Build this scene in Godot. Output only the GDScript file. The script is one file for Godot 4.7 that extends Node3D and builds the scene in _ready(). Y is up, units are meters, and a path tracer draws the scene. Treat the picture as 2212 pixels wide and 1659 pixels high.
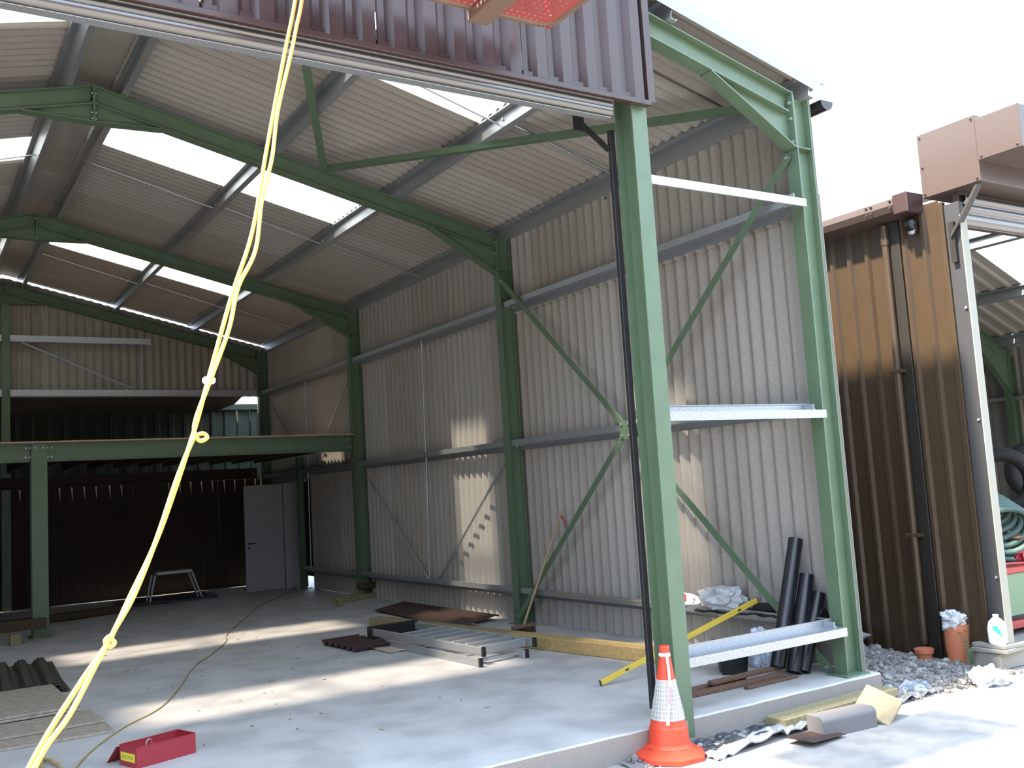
extends Node3D
# A half-built steel shed seen from outside its open front. x runs along the front (right is +), z comes towards the viewer, y is up.
# x = 0 is the inner face of the right-hand columns, z = 0 the front of the first frame, y = 0 the top of the floor slab.

const SL := 0.2444            # roof slope
const RX := -4.405            # ridge
const LX := -8.81             # inner face of the left-hand columns
const HT := 4.515             # rafter top at x = 0
const BAY := 4.53
const GY := -0.17             # ground outside

var M := {}
var used := {}
var hub := {}

# ------------------------------------------------------------------ helpers
func roof_y(x: float) -> float:
	return HT - SL * (x if x > RX else 2.0 * RX - x)

func st_new() -> SurfaceTool:
	var st := SurfaceTool.new()
	st.begin(Mesh.PRIMITIVE_TRIANGLES)
	return st

func t3(st: SurfaceTool, a: Vector3, b: Vector3, c: Vector3, n: Vector3) -> void:
	st.set_normal(n)
	if (b - a).cross(c - a).dot(n) > 0.0:
		st.add_vertex(a); st.add_vertex(c); st.add_vertex(b)
	else:
		st.add_vertex(a); st.add_vertex(b); st.add_vertex(c)

func q4(st: SurfaceTool, a: Vector3, b: Vector3, c: Vector3, d: Vector3, n: Vector3) -> void:
	t3(st, a, b, c, n)
	t3(st, a, c, d, n)

func face(st: SurfaceTool, a: Vector3, b: Vector3, c: Vector3, d: Vector3, out: Vector3) -> void:
	var n := (b - a).cross(c - a)
	if n.length() < 1e-12:
		n = (c - a).cross(d - a)
	n = n.normalized()
	if n.dot(out) < 0.0:
		n = -n
	q4(st, a, b, c, d, n)

func smooth_quad(st: SurfaceTool, p: Array, n: Array) -> void:
	var flip: bool = (p[1] - p[0]).cross(p[2] - p[0]).dot(n[0] + n[1] + n[2]) > 0.0
	for k in ([0, 2, 1, 0, 3, 2] if flip else [0, 1, 2, 0, 2, 3]):
		st.set_normal(n[k]); st.add_vertex(p[k])

# box with chamfered edges, centred on T
func bx(st: SurfaceTool, T: Transform3D, s: Vector3, bev := 0.0) -> void:
	var h := s * 0.5
	var e := minf(bev, minf(h.x, minf(h.y, h.z)) * 0.9)
	for ax in 3:
		var u := (ax + 1) % 3
		var v := (ax + 2) % 3
		for sg in [-1.0, 1.0]:
			var c := []
			for k in [[-1, -1], [1, -1], [1, 1], [-1, 1]]:
				var p := Vector3.ZERO
				p[ax] = h[ax] * sg; p[u] = (h[u] - e) * k[0]; p[v] = (h[v] - e) * k[1]
				c.append(T * p)
			var n := Vector3.ZERO
			n[ax] = sg
			q4(st, c[0], c[1], c[2], c[3], (T.basis * n).normalized())
	if e <= 0.0:
		return
	for ax in 3:
		var u := (ax + 1) % 3
		var v := (ax + 2) % 3
		for k in [[-1, -1], [1, -1], [1, 1], [-1, 1]]:
			var p := []
			for w in [[0, -1], [0, 1], [1, 1], [1, -1]]:
				var a := Vector3.ZERO
				a[ax] = (h[ax] - e) * w[1]
				a[u] = (h[u] - (e if w[0] == 1 else 0.0)) * k[0]
				a[v] = (h[v] - (e if w[0] == 0 else 0.0)) * k[1]
				p.append(T * a)
			var n := Vector3.ZERO
			n[u] = k[0]; n[v] = k[1]
			q4(st, p[0], p[1], p[2], p[3], (T.basis * n).normalized())
	for sx in [-1.0, 1.0]:
		for sy in [-1.0, 1.0]:
			for sz in [-1.0, 1.0]:
				var n := Vector3(sx, sy, sz)
				t3(st, T * (n * Vector3(h.x, h.y - e, h.z - e)), T * (n * Vector3(h.x - e, h.y, h.z - e)), T * (n * Vector3(h.x - e, h.y - e, h.z)), (T.basis * n).normalized())

func box(st: SurfaceTool, lo: Vector3, hi: Vector3, bev := 0.0) -> void:
	bx(st, Transform3D(Basis(), (lo + hi) * 0.5), hi - lo, bev)

func frame_of(a: Vector3, b: Vector3, up: Vector3) -> Transform3D:
	var z := (b - a).normalized()
	var x := up.cross(z).normalized()
	return Transform3D(Basis(x, z.cross(x), z), a)

# a bar of rectangular section from a to b: w across, h along up
func bar(st: SurfaceTool, a: Vector3, b: Vector3, w: float, h: float, up := Vector3.UP, bev := 0.0) -> void:
	var T := frame_of(a, b, up)
	T.origin = (a + b) * 0.5
	bx(st, T, Vector3(w, h, a.distance_to(b)), bev)

# closed section (x, y of T) pushed along T's z
func extr(st: SurfaceTool, poly: PackedVector2Array, T: Transform3D, length: float) -> void:
	var area := 0.0
	for i in poly.size():
		area += poly[i].cross(poly[(i + 1) % poly.size()])
	for i in poly.size():
		var p := poly[i]
		var q := poly[(i + 1) % poly.size()]
		var d := (q - p).normalized()
		var n := Vector3(d.y, -d.x, 0) * signf(area)
		q4(st, T * Vector3(p.x, p.y, 0), T * Vector3(q.x, q.y, 0), T * Vector3(q.x, q.y, length), T * Vector3(p.x, p.y, length), (T.basis * n).normalized())
	var ix := Geometry2D.triangulate_polygon(poly)
	for k in range(0, ix.size(), 3):
		for e in [[0.0, -1.0], [length, 1.0]]:
			t3(st, T * Vector3(poly[ix[k]].x, poly[ix[k]].y, e[0]), T * Vector3(poly[ix[k + 1]].x, poly[ix[k + 1]].y, e[0]), T * Vector3(poly[ix[k + 2]].x, poly[ix[k + 2]].y, e[0]), (T.basis * Vector3(0, 0, e[1])).normalized())

func sweep(st: SurfaceTool, poly: PackedVector2Array, a: Vector3, b: Vector3, up: Vector3) -> void:
	extr(st, poly, frame_of(a, b, up), a.distance_to(b))

# I section: h along y, b along x
func i_sec(h: float, b: float, tw := 0.008, tf := 0.011) -> PackedVector2Array:
	var y := h / 2; var x := b / 2; var w := tw / 2
	return PackedVector2Array([Vector2(-x, -y), Vector2(x, -y), Vector2(x, -y + tf), Vector2(w, -y + tf), Vector2(w, y - tf), Vector2(x, y - tf), Vector2(x, y), Vector2(-x, y), Vector2(-x, y - tf), Vector2(-w, y - tf), Vector2(-w, -y + tf), Vector2(-x, -y + tf)])

# Z section: web along y (h), bottom flange to -x, top flange to +x
func z_sec(h: float, b: float, t := 0.004) -> PackedVector2Array:
	var y := h / 2; var w := t / 2
	return PackedVector2Array([Vector2(w, -y), Vector2(w, y - t), Vector2(b, y - t), Vector2(b, y - t - 0.014), Vector2(b + t, y - t - 0.014), Vector2(b + t, y), Vector2(-w, y), Vector2(-w, -y + t), Vector2(-b, -y + t), Vector2(-b, -y + t + 0.014), Vector2(-b - t, -y + t + 0.014), Vector2(-b - t, -y)])

func l_sec(a: float, b: float, t := 0.006) -> PackedVector2Array:
	return PackedVector2Array([Vector2(0, 0), Vector2(a, 0), Vector2(a, t), Vector2(t, t), Vector2(t, b), Vector2(0, b)])

func tube(st: SurfaceTool, pts: PackedVector3Array, r: float, n := 8, close := true) -> void:
	var side := Vector3.ZERO
	var rings := []
	for i in pts.size():
		var d := (pts[mini(i + 1, pts.size() - 1)] - pts[maxi(i - 1, 0)]).normalized()
		if i == 0:
			side = d.cross(Vector3.UP if absf(d.y) < 0.9 else Vector3.RIGHT).normalized()
		side = (side - d * side.dot(d)).normalized()
		var o := d.cross(side)
		var ring := []
		for k in n:
			var f := TAU * k / n
			ring.append(side * cos(f) + o * sin(f))
		rings.append(ring)
	for i in pts.size() - 1:
		for k in n:
			var m := (k + 1) % n
			smooth_quad(st, [pts[i] + rings[i][k] * r, pts[i] + rings[i][m] * r, pts[i + 1] + rings[i + 1][m] * r, pts[i + 1] + rings[i + 1][k] * r], [rings[i][k], rings[i][m], rings[i + 1][m], rings[i + 1][k]])
	if close:
		for e in [[0, 1], [pts.size() - 1, pts.size() - 2]]:
			var nn: Vector3 = (pts[e[0]] - pts[e[1]]).normalized()
			for k in n:
				t3(st, pts[e[0]], pts[e[0]] + rings[e[0]][k] * r, pts[e[0]] + rings[e[0]][(k + 1) % n] * r, nn)

func rod(st: SurfaceTool, a: Vector3, b: Vector3, r: float, n := 8) -> void:
	tube(st, PackedVector3Array([a, b]), r, n)

# hollow straight pipe
func pipe(st: SurfaceTool, a: Vector3, b: Vector3, r: float, wall: float, n := 24) -> void:
	var T := frame_of(a, b, Vector3.FORWARD)
	var l := a.distance_to(b)
	for k in n:
		var c := []
		for j in 2:
			var f := TAU * (k + j) / n
			c.append(Vector3(cos(f), sin(f), 0))
		var ri := r - wall
		var n0: Vector3 = T.basis * c[0]
		var n1: Vector3 = T.basis * c[1]
		smooth_quad(st, [T * (c[0] * r), T * (c[1] * r), T * (c[1] * r + Vector3(0, 0, l)), T * (c[0] * r + Vector3(0, 0, l))], [n0, n1, n1, n0])
		smooth_quad(st, [T * (c[0] * ri), T * (c[1] * ri), T * (c[1] * ri + Vector3(0, 0, l)), T * (c[0] * ri + Vector3(0, 0, l))], [-n0, -n1, -n1, -n0])
		for z in [[0.0, -1.0], [l, 1.0]]:
			q4(st, T * (c[0] * r + Vector3(0, 0, z[0])), T * (c[1] * r + Vector3(0, 0, z[0])), T * (c[1] * ri + Vector3(0, 0, z[0])), T * (c[0] * ri + Vector3(0, 0, z[0])), T.basis * Vector3(0, 0, z[1]))

# profile of (radius, height) turned about T's y axis; sx, sz squash it
func lathe(st: SurfaceTool, prof: PackedVector2Array, T: Transform3D, n := 24, sx := 1.0, sz := 1.0) -> void:
	for i in prof.size() - 1:
		var p := prof[i]
		var q := prof[i + 1]
		var d := (q - p).normalized()
		for k in n:
			var P := []
			var N := []
			for j in [[0, p], [1, p], [1, q], [0, q]]:
				var f: float = TAU * (k + j[0]) / n
				P.append(T * Vector3(cos(f) * j[1].x * sx, j[1].y, sin(f) * j[1].x * sz))
				N.append((T.basis * Vector3(cos(f) * d.y / sx, -d.x, sin(f) * d.y / sz)).normalized())
			smooth_quad(st, P, N)

# a sheet whose cross section is the open line prof (u, height); it runs from y = 0 to ends[i]
func sheet(prof: PackedVector2Array, ends: PackedFloat32Array, thick: float, soft: bool) -> ArrayMesh:
	var st := st_new()
	var n := prof.size()
	var nor: Array[Vector3] = []
	for i in n:
		var a := prof[maxi(i - 1, 0)]
		var b := prof[mini(i + 1, n - 1)]
		nor.append(Vector3(-(b.y - a.y), 0, b.x - a.x).normalized())
	for i in n - 1:
		var ea: float = ends[i] if ends.size() == n else ends[0]
		var eb: float = ends[i + 1] if ends.size() == n else ends[0]
		var flat := Vector3(-(prof[i + 1].y - prof[i].y), 0, prof[i + 1].x - prof[i].x).normalized()
		var n0: Vector3 = nor[i] if soft else flat
		var n1: Vector3 = nor[i + 1] if soft else flat
		var rim := []
		for s in [0.5, -0.5]:
			var a: Vector3 = Vector3(prof[i].x, 0, prof[i].y) + nor[i] * thick * s
			var b: Vector3 = Vector3(prof[i + 1].x, 0, prof[i + 1].y) + nor[i + 1] * thick * s
			smooth_quad(st, [a, b, b + Vector3(0, eb, 0), a + Vector3(0, ea, 0)], [n0 * signf(s), n1 * signf(s), n1 * signf(s), n0 * signf(s)])
			rim.append([a, b])
		q4(st, rim[0][0], rim[0][1], rim[1][1], rim[1][0], Vector3.DOWN)
		q4(st, rim[0][0] + Vector3(0, ea, 0), rim[0][1] + Vector3(0, eb, 0), rim[1][1] + Vector3(0, eb, 0), rim[1][0] + Vector3(0, ea, 0), Vector3.UP)
	for e in [[0, -1.0], [n - 1, 1.0]]:
		var i: int = e[0]
		var el: float = ends[i] if ends.size() == n else ends[0]
		var a := Vector3(prof[i].x, 0, prof[i].y) + nor[i] * thick * 0.5
		var b := Vector3(prof[i].x, 0, prof[i].y) - nor[i] * thick * 0.5
		q4(st, a, b, b + Vector3(0, el, 0), a + Vector3(0, el, 0), Vector3(e[1], 0, 0))
	return st.commit()

func waves(width: float, pitch: float, amp: float, per := 8) -> PackedVector2Array:
	var out := PackedVector2Array()
	var n := int(round(width / pitch * per))
	for i in n + 1:
		var u := width * i / n
		out.append(Vector2(u, amp * cos(TAU * u / pitch)))
	return out

# trapezoid ribs, high side first
func ribs(width: float, pitch: float, height: float, pan := 0.52, crown := 0.22) -> PackedVector2Array:
	var out := PackedVector2Array()
	var s := (1.0 - pan - crown) / 2.0
	var u := 0.0
	while u < width - 0.001:
		for k in [[0.0, 0.0], [pan, 0.0], [pan + s, 1.0], [pan + s + crown, 1.0]]:
			var x: float = u + k[0] * pitch
			if x <= width + 1e-4:
				out.append(Vector2(x, k[1] * height))
		u += pitch
	if out[out.size() - 1].x < width - 0.002:
		out.append(Vector2(width, 0))
	return out

# a crumpled lump, flat facets
func crumple(st: SurfaceTool, at: Vector3, rad: Vector3, sd: int, amp := 0.35, n := 12, freq := 1.6) -> void:
	var no := FastNoiseLite.new()
	no.seed = sd; no.frequency = freq; no.fractal_octaves = 2
	var g := []
	for i in n + 1:
		var row := []
		for k in n * 2:
			var a := PI * i / n
			var f := TAU * k / (n * 2)
			var d := Vector3(sin(a) * cos(f), cos(a), sin(a) * sin(f))
			row.append(at + d * rad * (1.0 + amp * no.get_noise_3dv(d * 1.0) * 2.0))
		g.append(row)
	for i in n:
		for k in n * 2:
			var m := (k + 1) % (n * 2)
			var mid: Vector3 = (g[i][k] + g[i + 1][m]) * 0.5 - at
			if i > 0: 
				face(st, g[i][k], g[i][m], g[i + 1][m], g[i][k], mid)
			if i < n - 1:
				face(st, g[i][k], g[i + 1][m], g[i + 1][k], g[i][k], mid)

# a limp sheet: grid over corners a b c d (a-b first row), lifted by noise, with some thickness
func cloth(st: SurfaceTool, a: Vector3, b: Vector3, c: Vector3, d: Vector3, sd: int, amp: float, n := 14, thick := 0.006, freq := 2.5) -> void:
	var no := FastNoiseLite.new()
	no.seed = sd; no.frequency = freq
	var g := []
	for i in n + 1:
		var row := []
		for k in n + 1:
			var p := a.lerp(b, k / float(n)).lerp(d.lerp(c, k / float(n)), i / float(n))
			p.y += absf(no.get_noise_2d(p.x, p.z)) * amp * 2.0
			p.x += no.get_noise_2d(p.z + 9.0, p.x) * amp * 0.7
			row.append(p)
		g.append(row)
	var lo := Vector3(0, -thick, 0)
	for i in n:
		for k in n:
			face(st, g[i][k], g[i][k + 1], g[i + 1][k + 1], g[i + 1][k], Vector3.UP)
			face(st, g[i][k] + lo, g[i][k + 1] + lo, g[i + 1][k + 1] + lo, g[i + 1][k] + lo, Vector3.DOWN)
	for k in n:
		for e in [[g[0][k], g[0][k + 1]], [g[n][k], g[n][k + 1]], [g[k][0], g[k + 1][0]], [g[k][n], g[k + 1][n]]]:
			var mid: Vector3 = (e[0] + e[1]) * 0.5 - (a + c) * 0.5
			face(st, e[0], e[1], e[1] + lo, e[0] + lo, Vector3(mid.x, 0, mid.z))

func smooth_line(pts: PackedVector3Array, per := 6) -> PackedVector3Array:
	var c := Curve3D.new()
	for i in pts.size():
		var t := (pts[mini(i + 1, pts.size() - 1)] - pts[maxi(i - 1, 0)]) / 6.0
		c.add_point(pts[i], -t, t)
	var out := PackedVector3Array()
	for i in pts.size() - 1:
		for k in per:
			out.append(c.sample(i, k / float(per)))
	out.append(pts[pts.size() - 1])
	return out

# ------------------------------------------------------------------ scene tree
func nm(called: String) -> String:
	var k: int = used.get(called, 0)
	used[called] = k + 1
	return called if k == 0 else "%s_%03d" % [called, k]

func tag(o: Node, label: String, category: String, group := "") -> Node:
	o.set_meta("label", label); o.set_meta("category", category)
	if group: o.set_meta("group", group)
	return o

func thing(called: String, label: String, category: String, at := Vector3.ZERO, group := "") -> Node3D:
	var o := Node3D.new()
	o.name = nm(called); add_child(o, true)
	o.position = at
	hub[o] = at
	tag(o, label, category, group)
	return o

func setting(called: String) -> Node3D:
	var o := Node3D.new()
	o.name = called; add_child(o, true)
	hub[o] = Vector3.ZERO
	o.set_meta("kind", "structure")
	return o

# one mesh, given in world coordinates, as a child of parent
func put(called: String, mesh: Mesh, m: Material, parent: Node3D = null, T := Transform3D()) -> MeshInstance3D:
	var o := MeshInstance3D.new()
	o.mesh = mesh; o.material_override = m
	if parent == null:
		o.name = nm(called); add_child(o, true)
		o.transform = T
		hub[o] = T.origin
	else:
		o.name = called; parent.add_child(o, true)
		T.origin -= hub[parent]
		o.transform = T
		hub[o] = hub[parent] + T.origin
	return o

func obj(called: String, st: SurfaceTool, m: Material, parent: Node3D = null) -> MeshInstance3D:
	return put(called, st.commit(), m, parent)

# a mesh given in world coordinates whose node stands at at
func solo(called: String, st: SurfaceTool, m: Material, label: String, category: String, group := "") -> MeshInstance3D:
	var o := obj(called, st, m)
	tag(o, label, category, group)
	return o

func part_box(called: String, lo: Vector3, hi: Vector3, m: Material, parent: Node3D, bev := 0.004) -> MeshInstance3D:
	var st := st_new()
	box(st, lo, hi, bev)
	return obj(called, st, m, parent)

var bolt_mesh: ArrayMesh
func bolt(at: Vector3, n: Vector3, parent: Node3D, r := 0.014, m: Material = null) -> void:
	var x := n.cross(Vector3.UP if absf(n.y) < 0.9 else Vector3.RIGHT).normalized()
	var b := Basis(x, n, x.cross(n)).scaled_local(Vector3(r, r, r))
	put("bolt", bolt_mesh, m if m else M.galv, parent, Transform3D(b, at))

# ------------------------------------------------------------------ materials
func noise(sd: int, freq: float, oct: int, cols: Array, stops: Array, size := 512) -> NoiseTexture2D:
	var f := FastNoiseLite.new()
	f.seed = sd; f.frequency = freq; f.fractal_octaves = oct; f.noise_type = FastNoiseLite.TYPE_SIMPLEX_SMOOTH
	var g := Gradient.new()
	g.offsets = PackedFloat32Array(stops); g.colors = PackedColorArray(cols)
	var t := NoiseTexture2D.new()
	t.width = size; t.height = size; t.seamless = true; t.noise = f; t.color_ramp = g
	return t

func mat(c: Color, rough := 0.6, metal := 0.0, tex: Texture2D = null, scale := 1.0) -> StandardMaterial3D:
	var m := StandardMaterial3D.new()
	m.albedo_color = c; m.roughness = rough; m.metallic = metal
	if tex:
		m.albedo_texture = tex; m.uv1_triplanar = true; m.uv1_world_triplanar = true
		m.uv1_scale = Vector3.ONE * scale
	return m

func c8(r: int, g: int, b: int) -> Color:
	return Color8(r, g, b)

func make_materials() -> void:
	var soft := noise(3, 0.008, 4, [c8(242, 242, 242), c8(255, 255, 255)], [0.2, 0.8])
	var fleck := noise(4, 0.05, 4, [c8(236, 236, 236), c8(248, 248, 248), c8(255, 255, 255)], [0.2, 0.5, 0.8])
	var conc := noise(5, 0.006, 6, [c8(226, 226, 226), c8(244, 244, 244), c8(255, 255, 255)], [0.2, 0.5, 0.8], 1024)
	var grain := noise(8, 0.02, 3, [c8(226, 220, 208), c8(255, 255, 255)], [0.2, 0.8])
	var zinc := noise(9, 0.03, 2, [c8(215, 218, 222), c8(255, 255, 255)], [0.4, 0.6])
	M.green = mat(c8(86, 107, 85), 0.42, 0.0, soft, 0.8)
	M.galv = mat(c8(186, 190, 194), 0.42, 0.75, zinc, 6.0)
	M.track = mat(c8(112, 112, 112), 0.28, 0.85)
	M.white_steel = mat(c8(148, 160, 174), 0.45, 0.0)
	M.alu = mat(c8(178, 180, 182), 0.45, 0.7)
	M.cement = []
	for k in [c8(151, 147, 141), c8(146, 141, 134), c8(155, 152, 147)]:
		M.cement.append(mat(k, 0.85, 0.0, fleck, 1.3))
	M.conc = mat(c8(180, 178, 177), 0.6, 0.0, conc, 0.3)
	M.conc.heightmap_enabled = true
	M.conc.heightmap_texture = noise(21, 0.03, 4, [Color.BLACK, Color.WHITE], [0.0, 1.0])
	M.conc.heightmap_scale = 0.12
	M.conc_edge = mat(c8(138, 131, 126), 0.9, 0.0, fleck, 2.5)
	M.ply2 = mat(c8(160, 150, 139), 0.7, 0.0, grain, 1.2)
	M.strip = mat(c8(30, 26, 22), 0.5)
	M.apron = mat(c8(152, 149, 146), 0.8, 0.0, conc, 0.6)
	M.gravel = mat(c8(122, 118, 116), 0.9, 0.0, fleck, 5.0)
	M.stone = []
	for k in [c8(122, 119, 117), c8(98, 95, 94), c8(144, 140, 136), c8(110, 104, 98)]:
		M.stone.append(mat(k, 0.9))
	M.grp = mat(Color(0.95, 0.96, 0.93, 0.42), 0.25)
	M.grp.transparency = BaseMaterial3D.TRANSPARENCY_ALPHA
	M.grp.backlight_enabled = true
	M.grp.backlight = Color(0.3, 0.3, 0.29)
	M.brown = mat(c8(62, 47, 47), 0.32, 0.0, soft, 1.0)
	M.shed = mat(c8(60, 47, 32), 0.38, 0.0, soft, 1.0)
	M.fascia = mat(c8(76, 64, 59), 0.35)
	M.black = mat(c8(24, 24, 27), 0.35)
	M.rubber = mat(c8(22, 22, 24), 0.6)
	M.pipe = mat(c8(26, 26, 32), 0.3)
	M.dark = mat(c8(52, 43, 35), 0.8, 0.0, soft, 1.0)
	M.darkgreen = mat(c8(46, 54, 44), 0.7)
	M.barn = mat(c8(84, 80, 72), 0.8, 0.0, soft, 0.5)
	M.white = mat(c8(150, 151, 156), 0.5)
	M.timber = mat(c8(170, 146, 98), 0.75, 0.0, grain, 2.2)
	M.treated = mat(c8(136, 128, 98), 0.8, 0.0, grain, 2.2)
	M.paletimber = mat(c8(158, 142, 112), 0.75, 0.0, grain, 2.2)
	M.oldwood = mat(c8(112, 86, 72), 0.85, 0.0, grain, 3.0)
	M.darkwood = mat(c8(70, 56, 40), 0.85, 0.0, grain, 2.0)
	M.ply = mat(c8(176, 154, 132), 0.7, 0.0, grain, 1.2)
	M.card = mat(c8(172, 156, 142), 0.85)
	M.orange = mat(c8(206, 66, 40), 0.5, 0.0, soft, 6.0)
	M.sleeve = mat(c8(150, 150, 150), 0.4)
	M.sleeve_line = mat(c8(190, 190, 188), 0.4)
	M.tape = mat(c8(238, 226, 228), 0.5)
	M.tape_red = mat(c8(220, 120, 140), 0.5)
	M.post_grey = mat(c8(50, 51, 54), 0.5)
	M.kerb = mat(c8(106, 103, 104), 0.85)
	M.red = mat(c8(150, 40, 50), 0.45, 0.0, soft, 8.0)
	M.redfloor = mat(c8(158, 74, 70), 0.5)
	M.tan = mat(c8(116, 94, 80), 0.7, 0.0, fleck, 4.0)
	M.label = mat(c8(206, 190, 60), 0.6)
	M.ink = mat(c8(70, 66, 40), 0.7)
	M.yellow = mat(c8(196, 168, 64), 0.5)
	M.cord = mat(c8(206, 172, 84), 0.5)
	M.floorcord = mat(c8(150, 130, 60), 0.6)
	M.bag = mat(c8(176, 178, 182), 0.3)
	M.clear = mat(Color(0.85, 0.88, 0.95, 0.45), 0.2)
	M.clear.transparency = BaseMaterial3D.TRANSPARENCY_ALPHA
	M.redprint = mat(c8(206, 60, 50), 0.5)
	M.membrane = mat(c8(58, 60, 66), 0.35)
	M.silver = mat(c8(140, 144, 150), 0.35, 0.2)
	M.rust = mat(c8(60, 46, 42), 0.42, 0.0, fleck, 3.0)
	M.olive = mat(c8(62, 60, 50), 0.7, 0.0, noise(31, 0.02, 3, [c8(120, 150, 90), c8(255, 255, 255), c8(255, 225, 200)], [0.3, 0.5, 0.75]), 1.6)
	M.brick = mat(c8(176, 104, 72), 0.8, 0.0, soft, 5.0)
	M.bottle = mat(c8(236, 238, 242), 0.35)
	M.teal = mat(c8(60, 170, 150), 0.5)
	M.block = mat(c8(140, 137, 130), 0.85, 0.0, fleck, 4.0)
	M.leaf = mat(c8(96, 112, 78), 0.7)
	M.sky_blue = mat(c8(150, 160, 200), 0.5)
	M.hose = mat(c8(70, 96, 92), 0.5)
	M.tyre = mat(c8(30, 30, 30), 0.75)
	M.machine = mat(c8(118, 140, 108), 0.6)
	M.machine_red = mat(c8(170, 60, 56), 0.5)
	M.offwhite = mat(c8(138, 137, 127), 0.5)
	M.glass = mat(Color(0.9, 0.95, 1.0, 0.25), 0.05)
	M.glass.transparency = BaseMaterial3D.TRANSPARENCY_ALPHA

# ------------------------------------------------------------------ build
func _ready() -> void:
	# camera
	var cam := Camera3D.new()
	cam.name = "camera"
	cam.fov = 43.0
	cam.near = 0.05; cam.far = 300.0
	cam.transform = Transform3D(Basis(Vector3(0.84587, -0.06137, 0.52985), Vector3(-0.00410, 0.99258, 0.12151), Vector3(-0.53338, -0.10496, 0.83934)).orthonormalized(), Vector3(-5.9766, 1.5505, 5.0151))
	add_child(cam)
	# sky and exposure
	var env := Environment.new()
	var sky := Sky.new()
	var sm := ProceduralSkyMaterial.new()
	sm.sky_top_color = Color(0.80, 0.89, 1.0)
	sm.sky_horizon_color = Color(0.94, 0.97, 1.0)
	sm.sky_curve = 0.2
	sm.sky_energy_multiplier = 2.1
	sm.ground_bottom_color = Color(0.5, 0.48, 0.45)
	sm.ground_horizon_color = Color(0.6, 0.58, 0.55)
	sm.sun_angle_max = 1.0
	sky.sky_material = sm
	env.background_mode = Environment.BG_SKY
	env.sky = sky
	env.tonemap_mode = Environment.TONE_MAPPER_LINEAR
	env.tonemap_exposure = 1.0
	env.sdfgi_enabled = true; env.ssao_enabled = true; env.ssil_enabled = true
	var we := WorldEnvironment.new()
	we.name = "world_environment"; we.environment = env
	add_child(we)
	# the sun: high, from the left, square to the side walls
	var sun := DirectionalLight3D.new()
	sun.name = "sun"
	sun.light_color = Color(1.0, 0.94, 0.85)
	sun.light_energy = 9.0
	sun.light_angular_distance = 3.0
	sun.shadow_enabled = true
	add_child(sun)
	sun.look_at_from_position(Vector3.ZERO, Vector3(1.0, -1.65, 0.07), Vector3.BACK)

	make_materials()
	var bs := st_new()
	lathe(bs, PackedVector2Array([Vector2(1.0, 0), Vector2(1.0, 0.9), Vector2(0.8, 1.0), Vector2(0, 1.0)]), Transform3D(), 6)
	bolt_mesh = bs.commit()

	ground_and_floor()
	roof()
	walls()
	frames()
	roof_steel()
	wall_steel()
	front_gable()
	mezzanine()
	rear_end()
	neighbour()
	lift_basket()
	loose_inside()
	loose_by_wall()
	loose_outside()
	opposite_barn()

# the barn across the yard, behind the viewer: it keeps the low sky out of the back of the shed
func opposite_barn() -> void:
	var b := thing("barn", "long dark boarded barn across the yard behind the viewer", "barn", Vector3(-6, GY, 16))
	for i in 34:
		part_box("board", Vector3(-32 + i * 1.5, GY, 16.0 + 0.02 * (i % 2)), Vector3(-32 + i * 1.5 + 1.48, 6.6, 16.1 + 0.02 * (i % 2)), M.barn, b, 0.0)
	var st := st_new()
	face(st, Vector3(-32.5, 6.5, 15.6), Vector3(19.5, 6.5, 15.6), Vector3(19.5, 9.0, 22), Vector3(-32.5, 9.0, 22), Vector3(0, 1, -0.4))
	face(st, Vector3(-32.5, 6.4, 15.6), Vector3(19.5, 6.4, 15.6), Vector3(19.5, 8.9, 22), Vector3(-32.5, 8.9, 22), Vector3(0, -1, 0.4))
	face(st, Vector3(-32.5, 6.5, 15.6), Vector3(19.5, 6.5, 15.6), Vector3(19.5, 6.4, 15.6), Vector3(-32.5, 6.4, 15.6), Vector3.FORWARD)
	obj("roof", st, M.barn, b)

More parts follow.
